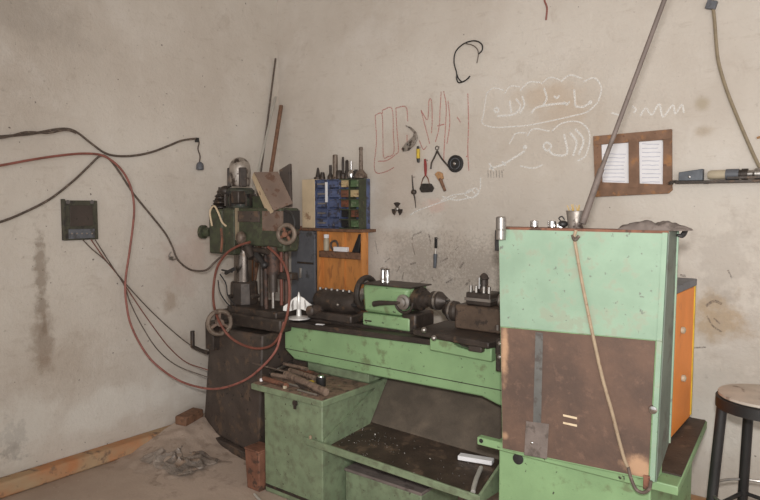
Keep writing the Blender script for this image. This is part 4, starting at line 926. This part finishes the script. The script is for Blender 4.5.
one('red_string', MB().tube([ony(x,y,WY-.0045) for x,y in ((546,-8),(544.5,0),(547,8),(546,20))], .005, 6), 'hose_red', 'short red string hanging at the top edge of the back wall', 'string')

# picture frame with two papers
T = thing('notice_frame', 'stained wooden frame with two openings, hung askew on the back wall above the lathe cover', 'frame', W(633,163))
fy = WY-.024
def fq(pts): return [ony(x,y,fy) for x,y in pts]
for nm, q in (('top_rail', [(593,136.2),(671.5,129),(671.5,139),(593.2,145)]), ('bottom_rail', [(596,182),(671.5,184.5),(672,190),(668,193.5),(594.5,197)]), ('stile', [(593,144),(600.5,144),(601.5,184),(595,197)]),
              ('middle_stile', [(628.5,140),(638.5,139),(639,188),(628.8,188)]), ('stile', [(663,139),(671.5,138),(671.8,190),(662.5,186)])):
    if nm == 'bottom_rail' or nm == 'top_rail': MB().prism(fq(q), (0,.02,0)).build(nm, 'wood_frame', T, .002)
    else: MB().prism([p+V((0,.003 if nm == 'stile' else -.003,0)) for p in fq(q)], (0,.016,0)).build(nm, 'wood_frame', T, .002)
py_ = WY-.004
def sheet(q, lab, nl, x0, x1, y0, y1):
    s_ = tag(MB().prism([ony(x,y,py_) for x,y in q], (0,.002,0)).build('paper_sheet', 'paper', None), lab, 'paper', 'papers in the notice frame')
    mb = MB()
    for i in range(nl):
        y = y0+(y1-y0)*i/(nl-1); mb.strip([ony(x,y+random.uniform(-.3,.3),py_) for x in [x0+(x1-x0-random.uniform(0,3))*k/5 for k in range(6)]], .0035, (0,-1,0), .0008)
    mb.build('handwritten_lines', 'ink', s_)
sheet([(599,145),(629.5,141.5),(629.5,184),(599,184.5)], 'left white handwritten sheet in the wooden frame, behind the slanting conduit', 8, 603, 626, 154, 181)
sheet([(639,140),(660,138.5),(663,142),(663.5,185.5),(640,186.5)], 'right white handwritten sheet in the wooden frame', 10, 642, 661, 144, 182)
for px in (637, 656):
    pass

# rail and tools at the right
RY = WY-.05
T = thing('wall_rail', 'thin dark steel rail fixed along the back wall at the right edge', 'rail', ony(715,181,RY))
za = ony(715,181.5,RY).z
MB().box(ony(676,182,RY).x, 3.6, RY-.02, RY+.02, za-.008, za+.006).build('bar', 'dark', T, .002)
mb = MB(); xh = ony(676,182,RY).x; mb.tube([(xh+.02,RY,za),(xh-.01,RY,za+.004),(xh-.03,RY,za-.004),(xh-.03,WY,za-.006)], .007, 8); mb.build('hook', 'dark', T)
for x in (xh+.12, 3.4): MB().box(x, x+.02, RY+.02, WY, za-.01, za+.006).build('bracket', 'dark', T)
zr_ = za+.0062
T = thing('grey_case', 'small blue-grey metal case tilted on the wall rail at the right', 'case', (ony(691,175,RY).x, RY, zr_))
x0_, x1_ = ony(679.5,175,RY).x, ony(703.5,175,RY).x
MB().prism([(x0_,RY-.02,zr_),(x1_,RY-.02,zr_),(x1_,RY-.02,zr_+.056),(x0_,RY-.02,zr_+.042)], (0,.04,0)).build('case_body', 'bluegrey', T, .003); MB().ball((x0_+.05,RY-.021,zr_+.018), (.006,.003,.006), 10, 8).build('stud', 'chrome', T)
T = thing('drill_shaft', 'dark stepped steel shaft with beige end lying on the wall rail at the right edge', 'shaft', (3.1, RY, zr_))
xs = [ony(p,174,RY).x for p in (708,726,739,748,770)]
MB().lathe((xs[0],RY,zr_+.026), (1,0,0), [(.016,0),(.022,.012),(.022,xs[1]-xs[0])], 20).build('beige_end', 'beige', T)
MB().lathe((xs[1],RY,zr_+.026), (1,0,0), [(.0255,0),(.0255,xs[2]-xs[1])], 20).build('collar', 'grey_metal', T)
MB().lathe((xs[2],RY,zr_+.026), (1,0,0), [(.021,0),(.021,.01),(.0255,.012),(.0255,xs[3]-xs[2]-.004),(.0255,xs[3]-xs[2])], 20).build('collar', 'dark', T)
MB().lathe((xs[3],RY,zr_+.026), (1,0,0), [(.018,0),(.018,.02),(.0255,.03),(.0255,.3)], 20).build('shaft_end', 'steel', T)
mb = MB(); mb.box(xs[1]+.01, xs[4]+.2, RY-.029, RY-.0245, zr_+.004, zr_+.014); mb.build('keyway', 'dark', T)
T = thing('hanging_cable', 'thick olive cable hanging down the back wall at the upper right', 'cable', ony(735,110,WY-.02))
MB().tube([ony(x,y,WY-.014) for x,y in ((709,-20),(712,0),(714.5,20),(716,40),(718.5,62),(726,88),(736,114),(747,140),(758,164),(764,172))], .0078, 8).build('cable', 'cable_olive', T)
MB().obox(ony(711.5,5,WY-.014), (.045,.028,.04), (0,.3,0)).build('clamp', 'grey_metal', T, .003)
MB().tube([ony(x,y,WY-.014) for x,y in ((757,138),(764,136),(775,133))], .006, 6).build('branch', 'wood_pale', T)

# stool
sc = V((3.262,-.42,0)); sh = .785
T = thing('stool', 'round stool with a dusty pale top and black steel legs at the right edge', 'stool', sc)
MB().lathe(sc+V((0,0,sh-.012)), (0,0,1), [(.162,0),(.168,.004),(.168,.014),(.12,.018),(.0,.018)], 40).build('seat', 'stool_top', T)
MB().lathe(sc+V((0,0,sh-.06)), (0,0,1), [(.16,0),(.176,.002),(.176,.044),(.17,.047)], 40).build('seat_rim', 'black', T)
angs = [math.radians(a) for a in (207, 297, 27, 117)]
for a in angs:
    e = V((math.cos(a), math.sin(a), 0)); MB().cyl(sc+e*.205, sc+e*.158+V((0,0,sh-.06)), .0205, n=12).build('leg', 'black', T)
for z, m in ((.30,'black'), (.36,'steel')):
    r = .205-(.205-.158)*z/(sh-.06); P = [sc+V((math.cos(a)*r, math.sin(a)*r, z)) for a in angs]
    mb = MB()
    if z < .33:
        for i in range(4): mb.cyl(P[i], P[(i+1)%4], .009, n=8)
    else: mb.torus(sc+V((0,0,z)), (0,0,1), r, .006, 40, 8)
    mb.build('rung' if z < .33 else 'foot_ring', m, T)

# ------------------------------------------------------------------ light
w = bpy.data.worlds.new('world'); SC.world = w; w.use_nodes = True
w.node_tree.nodes['Background'].inputs[0].default_value = (1, .985, .965, 1); w.node_tree.nodes['Background'].inputs[1].default_value = .85
def area(name, loc, target, size, power, col=(1,1,1)):
    l = bpy.data.lights.new(name, 'AREA'); l.shape = 'RECTANGLE'; l.size, l.size_y = size; l.energy = power; l.color = col
    o = bpy.data.objects.new(name, l); COL.objects.link(o); o.location = loc
    o.rotation_euler = (V(target)-V(loc)).to_track_quat('-Z', 'Y').to_euler(); return o
area('soft_fill', (5.6,-5.6,1.9), (1.0,-.2,1.2), (2.6,2.6), 100, (1,.985,.965))  # broad soft fill light added behind the camera to balance the flash
s = bpy.data.lights.new('camera_flash', 'SPOT'); s.energy = 235; s.shadow_soft_size = .05; s.spot_size = math.radians(98); s.spot_blend = 1; s.color = (1,.985,.965)
so = bpy.data.objects.new('camera_flash', s); COL.objects.link(so); so.location = CAM+UP*.16+RT*.02
so.rotation_euler = (V((1.9,-.3,1.35))-so.location).to_track_quat('-Z', 'Y').to_euler()
vs = SC.view_settings; SC.display_settings.display_device = 'sRGB'; vs.view_transform = 'Standard'; vs.look = 'None'; vs.gamma = 1; vs.use_curve_mapping = False; vs.exposure = 0.0
